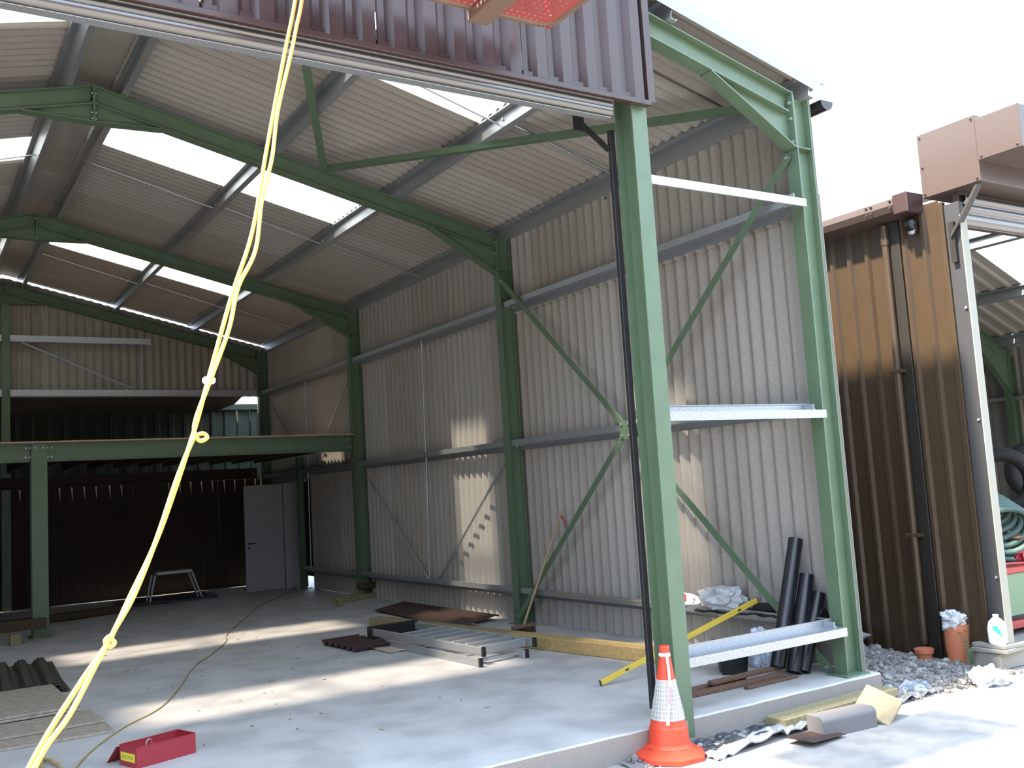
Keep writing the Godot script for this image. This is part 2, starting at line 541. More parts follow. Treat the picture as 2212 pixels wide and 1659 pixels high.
func ground_and_floor() -> void:
	var g := setting("ground")
	part_box("apron", Vector3(-40, GY - 0.4, -40), Vector3(40, GY, 40), M.apron, g, 0.0)
	var f := setting("floor")
	var st := st_new()
	var se := st_new()
	# slab with a slightly ragged front edge
	var n := 90
	var no := FastNoiseLite.new()
	no.seed = 2; no.frequency = 0.9
	for i in n:
		var x0 := lerpf(-9.12, 0.27, i / float(n))
		var x1 := lerpf(-9.12, 0.27, (i + 1) / float(n))
		var z0 := 0.085 + no.get_noise_1d(x0 * 4.0) * 0.012
		var z1 := 0.085 + no.get_noise_1d(x1 * 4.0) * 0.012
		face(st, Vector3(x0, 0, -13.9), Vector3(x1, 0, -13.9), Vector3(x1, 0, z1 - 0.012), Vector3(x0, 0, z0 - 0.012), Vector3.UP)
		face(st, Vector3(x0, 0, z0 - 0.012), Vector3(x1, 0, z1 - 0.012), Vector3(x1, -0.01, z1), Vector3(x0, -0.01, z0), Vector3(0, 1, 1))
		face(se, Vector3(x0, -0.01, z0), Vector3(x1, -0.01, z1), Vector3(x1, -0.4, z1), Vector3(x0, -0.4, z0), Vector3.BACK)
		face(se, Vector3(x0, -0.4, -13.9), Vector3(x1, -0.4, -13.9), Vector3(x1, -0.4, z1), Vector3(x0, -0.4, z0), Vector3.DOWN)
	face(se, Vector3(0.27, 0, -13.9), Vector3(0.27, 0, 0.07), Vector3(0.27, -0.4, 0.085), Vector3(0.27, -0.4, -13.9), Vector3.RIGHT)
	face(se, Vector3(-9.12, 0, -13.9), Vector3(-9.12, 0, 0.07), Vector3(-9.12, -0.4, 0.085), Vector3(-9.12, -0.4, -13.9), Vector3.LEFT)
	face(se, Vector3(-9.12, 0, -13.9), Vector3(0.27, 0, -13.9), Vector3(0.27, -0.4, -13.9), Vector3(-9.12, -0.4, -13.9), Vector3.FORWARD)
	obj("slab", st, M.conc, f)
	obj("slab_edge", se, M.conc_edge, f)

func roof() -> void:
	var c := setting("ceiling")
	var a := atan(SL)
	var prof := waves(0.99, 0.1329, 0.022)
	var lap := 0.30 / cos(a)
	var up_len := 3.1 / cos(a)
	var lo_len := 1.62 / cos(a)
	var upper := sheet(prof, PackedFloat32Array([up_len]), 0.007, true)
	var lower := sheet(prof, PackedFloat32Array([lo_len]), 0.007, true)
	var pane_shape := sheet(prof, PackedFloat32Array([up_len]), 0.004, true)
	var windows := 0
	for side in [1.0, -1.0]:
		var down := Vector3(cos(a) * side, -sin(a), 0)
		var across := Vector3(0, 0, -1.0)
		var out := across.cross(down)
		for i in 15:
			var z := 0.13 - 0.93 * i if i > 0 else 0.05
			var lift := 0.205 + (0.006 if i % 2 else 0.0)
			var top := Vector3(RX + side * 0.22, roof_y(RX + 0.22) + lift / cos(a), z)
			var mid := Vector3(RX + side * 3.12, roof_y(RX + 3.12) + (lift - 0.013) / cos(a), z)
			var glazed: bool = i in [2, 6, 11] if side > 0 else i in [3, 7, 12]
			if glazed:
				windows += 1
				var w := put("window_%d" % windows, pane_shape, M.grp, null, Transform3D(Basis(across, down, out), top))
				w.set_meta("kind", "structure")
			else:
				put("roof_sheet", upper if i > 0 else sheet(waves(0.91, 0.1329, 0.022), PackedFloat32Array([up_len]), 0.007, true), M.cement[(i * 2 + int(side)) % 3], c, Transform3D(Basis(across, down, out), top))
			put("roof_sheet", lower if i > 0 else sheet(waves(0.91, 0.1329, 0.022), PackedFloat32Array([lo_len]), 0.007, true), M.cement[(i + 1) % 3], c, Transform3D(Basis(across, down, out), mid))
	# ridge capping
	for k in 14:
		var st := st_new()
		var z1 := 0.0 - k * 1.0
		var y := roof_y(RX) + 0.245 + (0.007 if k % 2 else 0.0)
		for s in [-1.0, 1.0]:
			var p := Vector3(RX, y, z1)
			var q := Vector3(RX + s * 0.36, y - 0.36 * SL + 0.01, z1)
			sweep(st, PackedVector2Array([Vector2(-0.0035, 0), Vector2(0.0035, 0), Vector2(0.0035, 1.04), Vector2(-0.0035, 1.04)]), p, q, Vector3(0, 0, -1))
		obj("ridge_cap", st, M.cement[k % 3], c)
	# verge flashing along both front slopes
	for s in [1.0, -1.0]:
		var t := setting("trim_1" if s > 0 else "trim_2")
		var st := st_new()
		var e := 4.405 + 0.26
		var p := Vector3(RX, roof_y(RX) + 0.125, 0.06)
		var q := Vector3(RX + s * e, roof_y(RX) - SL * e + 0.125, 0.06)
		var d := (q - p).normalized()
		var nu := Vector3(-d.y * s, absf(d.x), 0)
		bar(st, p, q, 0.004, 0.10, nu)
		bar(st, p + nu * 0.052 + Vector3(0, 0, -0.02), q + nu * 0.052 + Vector3(0, 0, -0.02), 0.04, 0.004, nu)
		obj("verge_flashing", st, M.white_steel, t)

func walls() -> void:
	var prof := waves(1.062, 0.1465, 0.024)
	var tall := sheet(prof, PackedFloat32Array([3.72]), 0.007, true)
	var short := sheet(prof, PackedFloat32Array([1.06]), 0.007, true)
	var stub := sheet(prof, PackedFloat32Array([1.80]), 0.007, true)
	for side in ["right", "left"]:
		var w := setting("wall_" + side)
		for i in 14:
			var z := -0.03 - 1.0255 * i
			var dx := 0.003 if i % 2 else -0.003
			var B := Basis(Vector3(0, 0, -1), Vector3.UP, Vector3(1, 0, 0))
			var x: float = (0.222 if side == "right" else LX - 0.222) + dx
			if side == "right" and i == 11:
				put("wall_sheet", stub, M.cement[i % 3], w, Transform3D(B, Vector3(x, 1.93, z)))
				put("wall_sheet", sheet(waves(0.293, 0.1465, 0.024), PackedFloat32Array([1.95]), 0.007, true), M.cement[i % 3], w, Transform3D(B, Vector3(x, 0.0, z)))
			else:
				put("wall_sheet", tall, M.cement[i % 3], w, Transform3D(B, Vector3(x, 0.004, z)))
			put("wall_sheet", short, M.cement[(i + 1) % 3], w, Transform3D(B, Vector3(x - (0.016 if side == "right" else -0.016), 3.57, z)))

func frames() -> void:
	var names := ["green steel portal frame at the open front, unclad at its right corner", "second green portal frame back from the open front, first rafter fully under the roof", "third green portal frame, at the edge of the mezzanine", "rearmost green portal frame, against the rear gable above the mezzanine"]
	for k in 4:
		var z0 := -BAY * k
		var zc := z0 - 0.06
		var t := thing("portal_frame", names[k], "portal frame", Vector3(RX, 0, zc), "portal frames")
		var a := atan(SL)
		for s in [1.0, -1.0]:
			var xi := 0.0 if s > 0 else LX          # inner face
			var mirror := func(v: Vector3) -> Vector3: return v if s > 0 else Vector3(2.0 * RX - v.x, v.y, v.z)
			# column
			var st := st_new()
			sweep(st, i_sec(0.178, 0.12), Vector3(xi + 0.089 * s, 0.012, zc), Vector3(xi + 0.089 * s, HT - 0.178 * SL + 0.02, zc), Vector3.RIGHT)
			obj("column", st, M.green, t)
			st = st_new()
			box(st, Vector3(xi + 0.089 * s - 0.14, 0, zc - 0.1), Vector3(xi + 0.089 * s + 0.12, 0.012, zc + 0.1), 0.002)
			obj("base_plate", st, M.green, t)
			# rafter
			var dep := 0.178
			var d := Vector3(cos(a), -sin(a), 0)
			var nu := Vector3(sin(a), cos(a), 0)
			var p: Vector3 = Vector3(RX + 0.008, roof_y(RX), zc) - nu * dep * 0.5
			var q: Vector3 = Vector3(-0.014, HT + SL * 0.014, zc) - nu * dep * 0.5
			st = st_new()
			sweep(st, i_sec(dep, 0.12), mirror.call(p), mirror.call(q), Vector3(nu.x * s, nu.y, 0))
			obj("rafter", st, M.green, t)
			# eaves haunch: web plate, sloping flange
			var tip := Vector3(-0.86, HT + SL * 0.86 - dep / cos(a), zc)
			var foot := Vector3(-0.014, 4.068, zc)
			var top := Vector3(-0.014, HT - dep, zc)
			st = st_new()
			for zz in [[zc - 0.004, -1.0], [zc + 0.004, 1.0]]:
				t3(st, mirror.call(Vector3(tip.x, tip.y, zz[0])), mirror.call(Vector3(foot.x, foot.y, zz[0])), mirror.call(Vector3(top.x, top.y, zz[0])), Vector3(0, 0, zz[1]))
			var fd := (foot - tip).normalized()
			var fn := Vector3(-fd.y, fd.x, 0)
			bar(st, mirror.call(tip - fn * 0.002), mirror.call(foot), 0.12, 0.011, fn if s > 0 else Vector3(-fn.x, fn.y, 0))
			obj("eaves_haunch", st, M.green, t)
			# end plate and stiffener
			st = st_new()
			box(st, mirror.call(Vector3(-0.014, 4.06, zc - 0.064)).min(mirror.call(Vector3(0.0, HT + 0.01, zc + 0.064))), mirror.call(Vector3(-0.014, 4.06, zc - 0.064)).max(mirror.call(Vector3(0.0, HT + 0.01, zc + 0.064))), 0.002)
			obj("end_plate", st, M.green, t)
			st = st_new()
			var sa: Vector3 = mirror.call(Vector3(0.011, 4.065, zc - 0.058))
			var sb: Vector3 = mirror.call(Vector3(0.167, 4.075, zc + 0.058))
			box(st, sa.min(sb), sa.max(sb), 0.001)
			obj("stiffener", st, M.green, t)
			for y in [4.11, 4.30, 4.43]:
				for zz in [-0.035, 0.035]:
					bolt(mirror.call(Vector3(-0.014, y, zc + zz)), Vector3(-s, 0, 0), t, 0.016)
			# apex haunch
			var atip := Vector3(RX + 0.63, roof_y(RX + 0.63) - dep / cos(a), zc)
			var ab := Vector3(RX + 0.008, 5.235, zc)
			var at := Vector3(RX + 0.008, roof_y(RX) - dep / cos(a), zc)
			st = st_new()
			for zz in [[zc - 0.004, -1.0], [zc + 0.004, 1.0]]:
				t3(st, mirror.call(Vector3(atip.x, atip.y, zz[0])), mirror.call(Vector3(ab.x, ab.y, zz[0])), mirror.call(Vector3(at.x, at.y, zz[0])), Vector3(0, 0, zz[1]))
			bar(st, mirror.call(atip), mirror.call(ab), 0.12, 0.011, Vector3.UP)
			obj("apex_haunch", st, M.green, t)
		part_box("apex_plate", Vector3(RX - 0.012, 5.23, zc - 0.064), Vector3(RX + 0.012, roof_y(RX) + 0.012, zc + 0.064), M.green, t, 0.002)
		for y in [5.27, 5.33, 5.42, 5.52]:
			for s in [-1.0, 1.0]:
				for zz in [-0.035, 0.035]:
					bolt(Vector3(RX + s * 0.012, y, zc + zz), Vector3(s, 0, 0), t, 0.013)

func roof_steel() -> void:
	var a := atan(SL)
	# purlins: Z sections square to the slope, with cleats on each rafter
	var rows := [[4.16, "ridge purlin"], [2.66, "upper purlin"], [1.28, "lower purlin"], [-0.12, "eaves purlin"]]
	var words := ["next to the ridge", "crossing under the middle of the rooflights", "at the lower edge of the rooflights", "along the eaves on top of the wall"]
	for s in [1.0, -1.0]:
		for r in 4:
			var x: float = -rows[r][0]
			var lab := "galvanised purlin %s, %s roof slope" % [words[r], "right" if s > 0 else "left"]
			var px := x if s > 0 else 2.0 * RX - x
			var nu := Vector3(sin(a) * s, cos(a), 0)
			var base := Vector3(px, roof_y(px), 0)
			var t := thing("purlin", lab, "purlin", base + Vector3(0, 0, -6.9), "roof purlins")
			var st := st_new()
			var sec := z_sec(0.165, 0.055)
			if r == 3:
				sec = z_sec(0.17, 0.06)
			var mid := base + nu * 0.09
			sweep(st, sec, mid + Vector3(0, 0, 0.05), mid + Vector3(0, 0, -13.75), nu)
			obj("rail", st, M.galv, t)
			for k in 4:
				st = st_new()
				bx(st, Transform3D(Basis(nu.cross(Vector3.BACK), nu, Vector3.BACK), mid + Vector3(0, 0, -BAY * k - 0.06) + nu.cross(Vector3.BACK) * 0.012), Vector3(0.008, 0.15, 0.09), 0.001)
				obj("cleat", st, M.galv, t)
				bolt(mid + Vector3(0, 0, -BAY * k - 0.035) + nu.cross(Vector3.BACK) * 0.016, nu.cross(Vector3.BACK), t, 0.012)
	# sag rods between purlins at mid bay
	var spans := ["between the ridge and upper purlins", "between the upper and lower purlins", "between the lower and eaves purlins"]
	var bays := ["front bay", "middle bay", "rear bay over the mezzanine"]
	for s in [1.0, -1.0]:
		for k in 3:
			for r in 3:
				var z := -BAY * (k + 0.5)
				var xa: float = -rows[r][0]
				var xb: float = -rows[r + 1][0]
				var pa := xa if s > 0 else 2.0 * RX - xa
				var pb := xb if s > 0 else 2.0 * RX - xb
				var st := st_new()
				rod(st, Vector3(pa, roof_y(pa) + 0.09, z), Vector3(pb, roof_y(pb) + 0.05, z - 0.05), 0.009 if r < 2 else 0.014, 8)
				var lab := "sag rod %s, %s slope, %s" % [spans[r], "right" if s > 0 else "left", bays[k]]
				solo("sag_rod", st, M.galv, lab, "sag rod", "roof sag rods")
	# plan bracing of the front bay
	var node := Vector3(-2.17, roof_y(-2.17) - 0.03, -BAY + 0.02)
	var ends := [Vector3(-0.12, HT - 0.02, -0.42), Vector3(-3.25, roof_y(-3.25) - 0.06, -2.2)]
	var labs := ["long green angle brace running from second rafter to front eaves corner under roof", "short green angle brace rising from second rafter towards front ridge behind the yellow cord"]
	for e in 2:
		var st := st_new()
		var far: Vector3 = ends[e] if e == 0 else node + (ends[e] - node) * 1.75
		sweep(st, l_sec(0.075, 0.06), node, far, Vector3.UP)
		solo("roof_brace", st, M.green, labs[e], "brace", "roof plan braces")

func wall_steel() -> void:
	# girts between the columns of the right wall: three rows in three bays
	var rows := [0.35, 2.03, 3.65]
	var rn := ["lowest girt just above the floor", "middle girt at head height", "top girt below the eaves"]
	var bays := ["front bay beside the open front", "middle bay", "rear bay by the mezzanine"]
	var sec := z_sec(0.15, 0.055)
	for k in 3:
		for r in 3:
			var za := -BAY * k - 0.12
			var zb := -BAY * (k + 1) + 0.0
			if k == 2 and r == 0:
				zb = -11.75
			var st := st_new()
			# section y -> world x (outwards), so the web lies flat
			var T := Transform3D(Basis(Vector3(0, -1, 0), Vector3(1, 0, 0), Vector3(0, 0, 1)), Vector3(0.105, rows[r], zb))
			extr(st, sec, T, za - zb)
			var t := thing("wall_girt", "girt on right wall, %s, %s" % [rn[r], bays[k]], "girt", Vector3(0.1, rows[r], (za + zb) * 0.5), "right wall girts")
			obj("rail", st, M.galv, t)
			for zz in [za - 0.06, zb + 0.06]:
				for x in [0.07, 0.13]:
					bolt(Vector3(x, rows[r] - 0.002, zz), Vector3.DOWN, t, 0.012)
	for k in 3:
		for r in 3:
			var T := Transform3D(Basis(Vector3(0, -1, 0), Vector3(1, 0, 0), Vector3(0, 0, 1)), Vector3(LX - 0.105, rows[r], -BAY * (k + 1)))
			var st := st_new()
			extr(st, sec, T, BAY - 0.12)
			solo("wall_girt", st, M.galv, "girt on left wall, %s, %s" % [rn[r], bays[k]], "girt", "left wall girts")
	# sag rods of the wall
	var rods := [
		[Vector3(0.09, 3.62, -6.77), Vector3(0.09, 2.05, -6.82), 0.012, "upright sag rod between top and middle girts, middle bay, right wall"],
		[Vector3(0.09, 2.02, -6.81), Vector3(0.09, 0.36, -6.89), 0.012, "upright sag rod between middle and lowest girts, middle bay, right wall"],
		[Vector3(0.13, 1.80, -8.82), Vector3(0.13, 0.37, -6.98), 0.014, "diagonal rod falling from third column to the foot of the sag rods, middle bay"],
		[Vector3(0.13, 1.86, -4.84), Vector3(0.13, 0.37, -6.72), 0.014, "diagonal rod falling from second column to the foot of the sag rods, over sunlit cladding"],
		[Vector3(0.09, 3.62, -11.3), Vector3(0.09, 2.05, -11.32), 0.012, "upright sag rod above the mezzanine floor, rear bay, right wall"],
		[Vector3(0.09, 2.02, -11.33), Vector3(0.09, 0.36, -11.36), 0.012, "upright sag rod under the mezzanine, by the door"],
		[Vector3(0.13, 3.40, -13.3), Vector3(0.13, 2.08, -11.45), 0.014, "dark diagonal rod above the mezzanine near the rear corner"],
		[Vector3(0.13, 3.46, -9.42), Vector3(0.13, 2.08, -11.2), 0.014, "diagonal rod above the mezzanine beside the third column, over pale cladding"]]
	for r in rods:
		var t := thing("wall_rod", r[3], "rod", r[0], "right wall rods")
		var st := st_new()
		rod(st, r[0], r[1], r[2], 8)
		obj("shaft", st, M.galv, t)
		st = st_new()
		var d: Vector3 = (r[1] - r[0]).normalized()
		rod(st, r[1] - d * 0.06, r[1], r[2] + 0.008, 6)
		obj("nut", st, M.galv, t)
	# cross brace of the front bay
	var t := thing("cross_brace", "green steel cross brace with a square bolted plate, front bay of the right wall", "brace", Vector3(-0.02, 2.03, -2.35))
	var c := Vector3(-0.012, 2.03, -2.35)
	var arms := [[Vector3(-0.012, 3.97, -4.50), 0.006], [Vector3(-0.012, 0.03, -0.16), 0.006], [Vector3(-0.02, 4.02, -0.07), -0.008], [Vector3(-0.02, 0.08, -4.52), -0.008]]
	for a in arms:
		var st := st_new()
		var e: Vector3 = a[0]
		var d := (e - c).normalized()
		bar(st, c + d * 0.0 + Vector3(a[1], 0, 0), e + Vector3(a[1], 0, 0), 0.008, 0.065, Vector3.RIGHT.cross(d), 0.001)
		obj("arm", st, M.green, t)
		bolt(e - d * 0.03 + Vector3(a[1] - 0.006, 0, 0), Vector3.LEFT, t, 0.013)
	var pst := st_new()
	bx(pst, Transform3D(Basis(Vector3.RIGHT, 0.13), c + Vector3(-0.022, 0, 0)), Vector3(0.008, 0.18, 0.17), 0.002)
	obj("gusset_plate", pst, M.green, t)
	for y in [-0.055, 0.055]:
		for z in [-0.05, 0.05]:
			bolt(c + Vector3(-0.026, y, z), Vector3.LEFT, t, 0.014)

func front_gable() -> void:
	# door post: I section, flanges to front and back
	var t := thing("door_post", "tall green steel post at the right side of the open doorway, behind the traffic cone", "post", Vector3(-1.675, GY + 0.05, -0.01))
	var st := st_new()
	sweep(st, i_sec(0.19, 0.13, 0.008, 0.011), Vector3(-1.675, -0.12, -0.01), Vector3(-1.675, 4.80, -0.01), Vector3.BACK)
	obj("post", st, M.green, t)
	st = st_new()
	box(st, Vector3(-1.79, 0.05, -0.14), Vector3(-1.745, 3.98, -0.108), 0.004)
	obj("rubber_seal", st, M.rubber, t)
	# girts between post and corner column
	var sec := z_sec(0.15, 0.055)
	var rows := [[0.365, "lowest", M.galv], [1.985, "middle", M.galv], [3.625, "top", M.galv]]
	for r in rows:
		var T := Transform3D(Basis(Vector3(0, -1, 0), Vector3(0, 0, 1), Vector3(-1, 0, 0)), Vector3(-0.03, r[0], -0.015))
		var b := Basis(Vector3(0, -1, 0), Vector3(0, 0, 1), Vector3(-1, 0, 0))
		if b.determinant() < 0:
			T = Transform3D(Basis(Vector3(0, 1, 0), Vector3(0, 0, 1), Vector3(1, 0, 0)), Vector3(-1.61, r[0], -0.015))
		var g := thing("front_girt", "bright galvanised Z girt spanning door post to corner column, %s of the three" % r[1], "girt", Vector3(-0.8, r[0], -0.015), "front girts")
		st = st_new()
		extr(st, sec, T, 1.58)
		obj("rail", st, r[2], g)
		part_box("cleat", Vector3(-0.12, r[0] - 0.04, -0.085), Vector3(-0.112, r[0] + 0.05, 0.02), M.galv, g, 0.001)
		bolt(Vector3(-0.07, r[0] + 0.003, -0.02), Vector3.UP, g, 0.012)
	# brown cladding over the doorway, sheet by sheet, cut to the slope
	var w := setting("wall_front")
	for i in 6:
		var x0 := -1.655 - 1.0 * i
		var prof := ribs(0.99 if i < 5 else 0.6, 0.2, 0.045, 0.40, 0.22)
		var ends := PackedFloat32Array()
		for p in prof:
			ends.append(roof_y(x0 - p.x) + 0.17 - 4.125)
		put("cladding_sheet", sheet(prof, ends, 0.004, false), M.brown, w, Transform3D(Basis(Vector3(-1, 0, 0), Vector3.UP, Vector3(0, 0, -1)), Vector3(x0, 4.125, 0.13)))
	st = st_new()
	sweep(st, PackedVector2Array([Vector2(-0.055, 0.0), Vector2(0.004, 0.0), Vector2(0.004, -0.09), Vector2(0.0, -0.09), Vector2(0.0, -0.004), Vector2(-0.055, -0.004)]), Vector3(-1.625, 4.115, 0.142), Vector3(-1.625, roof_y(-1.625) + 0.12, 0.142), Vector3(0, 0, 1))
	obj("corner_flashing", st, M.brown, w)
	st = st_new()
	box(st, Vector3(-7.2, 4.085, 0.10), Vector3(-1.62, 4.12, 0.155), 0.003)
	box(st, Vector3(-7.2, 4.115, 0.10), Vector3(-1.62, 4.17, 0.108), 0.001)
	obj("drip_flashing", st, M.brown, w)
	part_box("closer", Vector3(-1.61, 4.10, -0.06), Vector3(-1.52, 4.22, -0.055), M.brown, w, 0.001)
	# sliding door track under the cladding
	var tr := thing("door_track", "long galvanised sliding door track under the brown cladding", "door track", Vector3(-4.6, 4.0, 0.05))
	var line := PackedVector2Array()
	for k in 9:
		var f := lerpf(PI * 0.6, -PI * 0.55, k / 8.0)
		line.append(Vector2(0.075 + cos(f) * 0.028, 4.058 + sin(f) * 0.024))
	line.append_array(PackedVector2Array([Vector2(0.07, 4.03), Vector2(0.082, 4.022), Vector2(0.082, 4.012), Vector2(0.07, 4.008), Vector2(0.07, 4.0), Vector2(0.078, 3.992), Vector2(0.076, 3.95), Vector2(0.03, 3.945)]))
	var pr := PackedVector2Array()
	for p in line:
		pr.append(Vector2(p.x, p.y - 4.0))
	put("track_profile", sheet(pr, PackedFloat32Array([5.3]), 0.004, true), M.track, tr, Transform3D(Basis(Vector3(0, 0, 1), Vector3(-1, 0, 0), Vector3(0, 1, 0)), Vector3(-1.915, 4.045, 0.02)))
	part_box("back_plate", Vector3(-7.2, 3.985, 0.0), Vector3(-1.915, 4.14, 0.006), M.galv, tr, 0.001)
	st = st_new()
	box(st, Vector3(-7.2, 3.982, 0.0), Vector3(-1.915, 3.988, 0.07), 0.001)
	obj("lower_lip", st, M.galv, tr)
	st = st_new()
	for sg in [[Vector3(-1.95, 4.06, -0.24), Vector3(-1.79, 3.84, -0.13)]]:
		bar(st, sg[0], sg[1], 0.006, 0.05, Vector3(0, 0, 1))
	box(st, Vector3(-1.99, 4.0, -0.26), Vector3(-1.90, 4.11, -0.245), 0.002)
	obj("bracket", st, M.rubber, tr)
	# black gutter on the right eaves
	var gu := thing("gutter", "black half-round gutter on the right eaves, seen at its open end", "gutter", Vector3(0.4, 4.45, -7))
	var gp := PackedVector2Array()
	for k in 9:
		var f := PI + PI * k / 8.0
		gp.append(Vector2(0.07 + cos(f) * 0.07, sin(f) * 0.075))
	put("channel", sheet(gp, PackedFloat32Array([13.9]), 0.005, true), M.black, gu, Transform3D(Basis(Vector3(1, 0, 0), Vector3(0, 0, -1), Vector3(0, 1, 0)), Vector3(0.29, 4.49, 0.03)))
	st = st_new()
	var half := PackedVector2Array()
	for k in 13:
		half.append(Vector2(0.36 + cos(PI + PI * k / 12.0) * 0.073, 4.49 + sin(PI + PI * k / 12.0) * 0.078))
	extr(st, half, Transform3D(Basis(), Vector3(0, 0, 0.028)), 0.005)
	obj("stop_end", st, M.black, gu)
	for k in 6:
		part_box("bracket", Vector3(0.20, 4.44, -0.12 - k * 2.6), Vector3(0.30, 4.47, -0.09 - k * 2.6), M.black, gu, 0.002)

func mezzanine() -> void:
	var z0 := -2.0 * BAY
	var t := thing("mezzanine_beam", "green steel edge beam of the mezzanine spanning to the third column", "beam", Vector3(-4.4, 2.25, z0 - 0.06))
	for s in [0, 1]:
		var st := st_new()
		var xa := -0.01 if s == 0 else RX - 0.1
		var xb := RX + 0.1 if s == 0 else LX
		sweep(st, i_sec(0.245, 0.1, 0.007, 0.01), Vector3(xb, 2.378, z0 - 0.05), Vector3(xa, 2.378, z0 - 0.05), Vector3.UP)
		obj("beam", st, M.green, t)
	for x in [RX - 0.13, RX + 0.13, -0.06]:
		for y in [2.32, 2.44]:
			for dx in [-0.025, 0.025]:
				bolt(Vector3(x + dx, y, z0 - 0.045), Vector3.BACK, t, 0.014)
	var c := thing("mezzanine_post", "green steel post carrying the middle of the mezzanine edge beam", "post", Vector3(RX, 0, z0))
	var st := st_new()
	sweep(st, i_sec(0.19, 0.19, 0.008, 0.012), Vector3(RX, 0.0, z0 - 0.09), Vector3(RX, 2.5, z0 - 0.09), Vector3.BACK)
	obj("post", st, M.green, c)
	part_box("base_plate", Vector3(RX - 0.13, 0, z0 - 0.22), Vector3(RX + 0.13, 0.015, z0 + 0.04), M.green, c, 0.003)
	for dx in [-0.05, 0.05]:
		bolt(Vector3(RX + dx, 2.44, z0 + 0.006), Vector3.BACK, c, 0.013)
	# deck
	var d := thing("mezzanine_deck", "timber board floor of the mezzanine with a pale front edge", "floor deck", Vector3(-4.4, 2.5, -11.3))
	for i in 7:
		for k in 4:
			part_box("board", Vector3(-8.75 + i * 1.25, 2.502, -9.02 - k * 1.12 - 1.115), Vector3(-8.75 + i * 1.25 + 1.245, 2.524, -9.02 - k * 1.12), M.ply, d, 0.002)
	for i in 21:
		st = st_new()
		var x := -8.6 + i * 0.42
		box(st, Vector3(x - 0.024, 2.30, -13.4), Vector3(x + 0.024, 2.50, z0 - 0.11), 0.003)
		obj("joist", st, M.darkwood, d)
	# post under the deck beside the door
	st = st_new()
	sweep(st, i_sec(0.1, 0.1, 0.007, 0.009), Vector3(0.06, 0, -11.67), Vector3(0.06, 2.3, -11.67), Vector3.RIGHT)
	var dp := thing("door_side_post", "short dark green post between the white door and the right wall cladding", "post", Vector3(0.06, 0, -11.67))
	obj("post", st, M.green, dp)

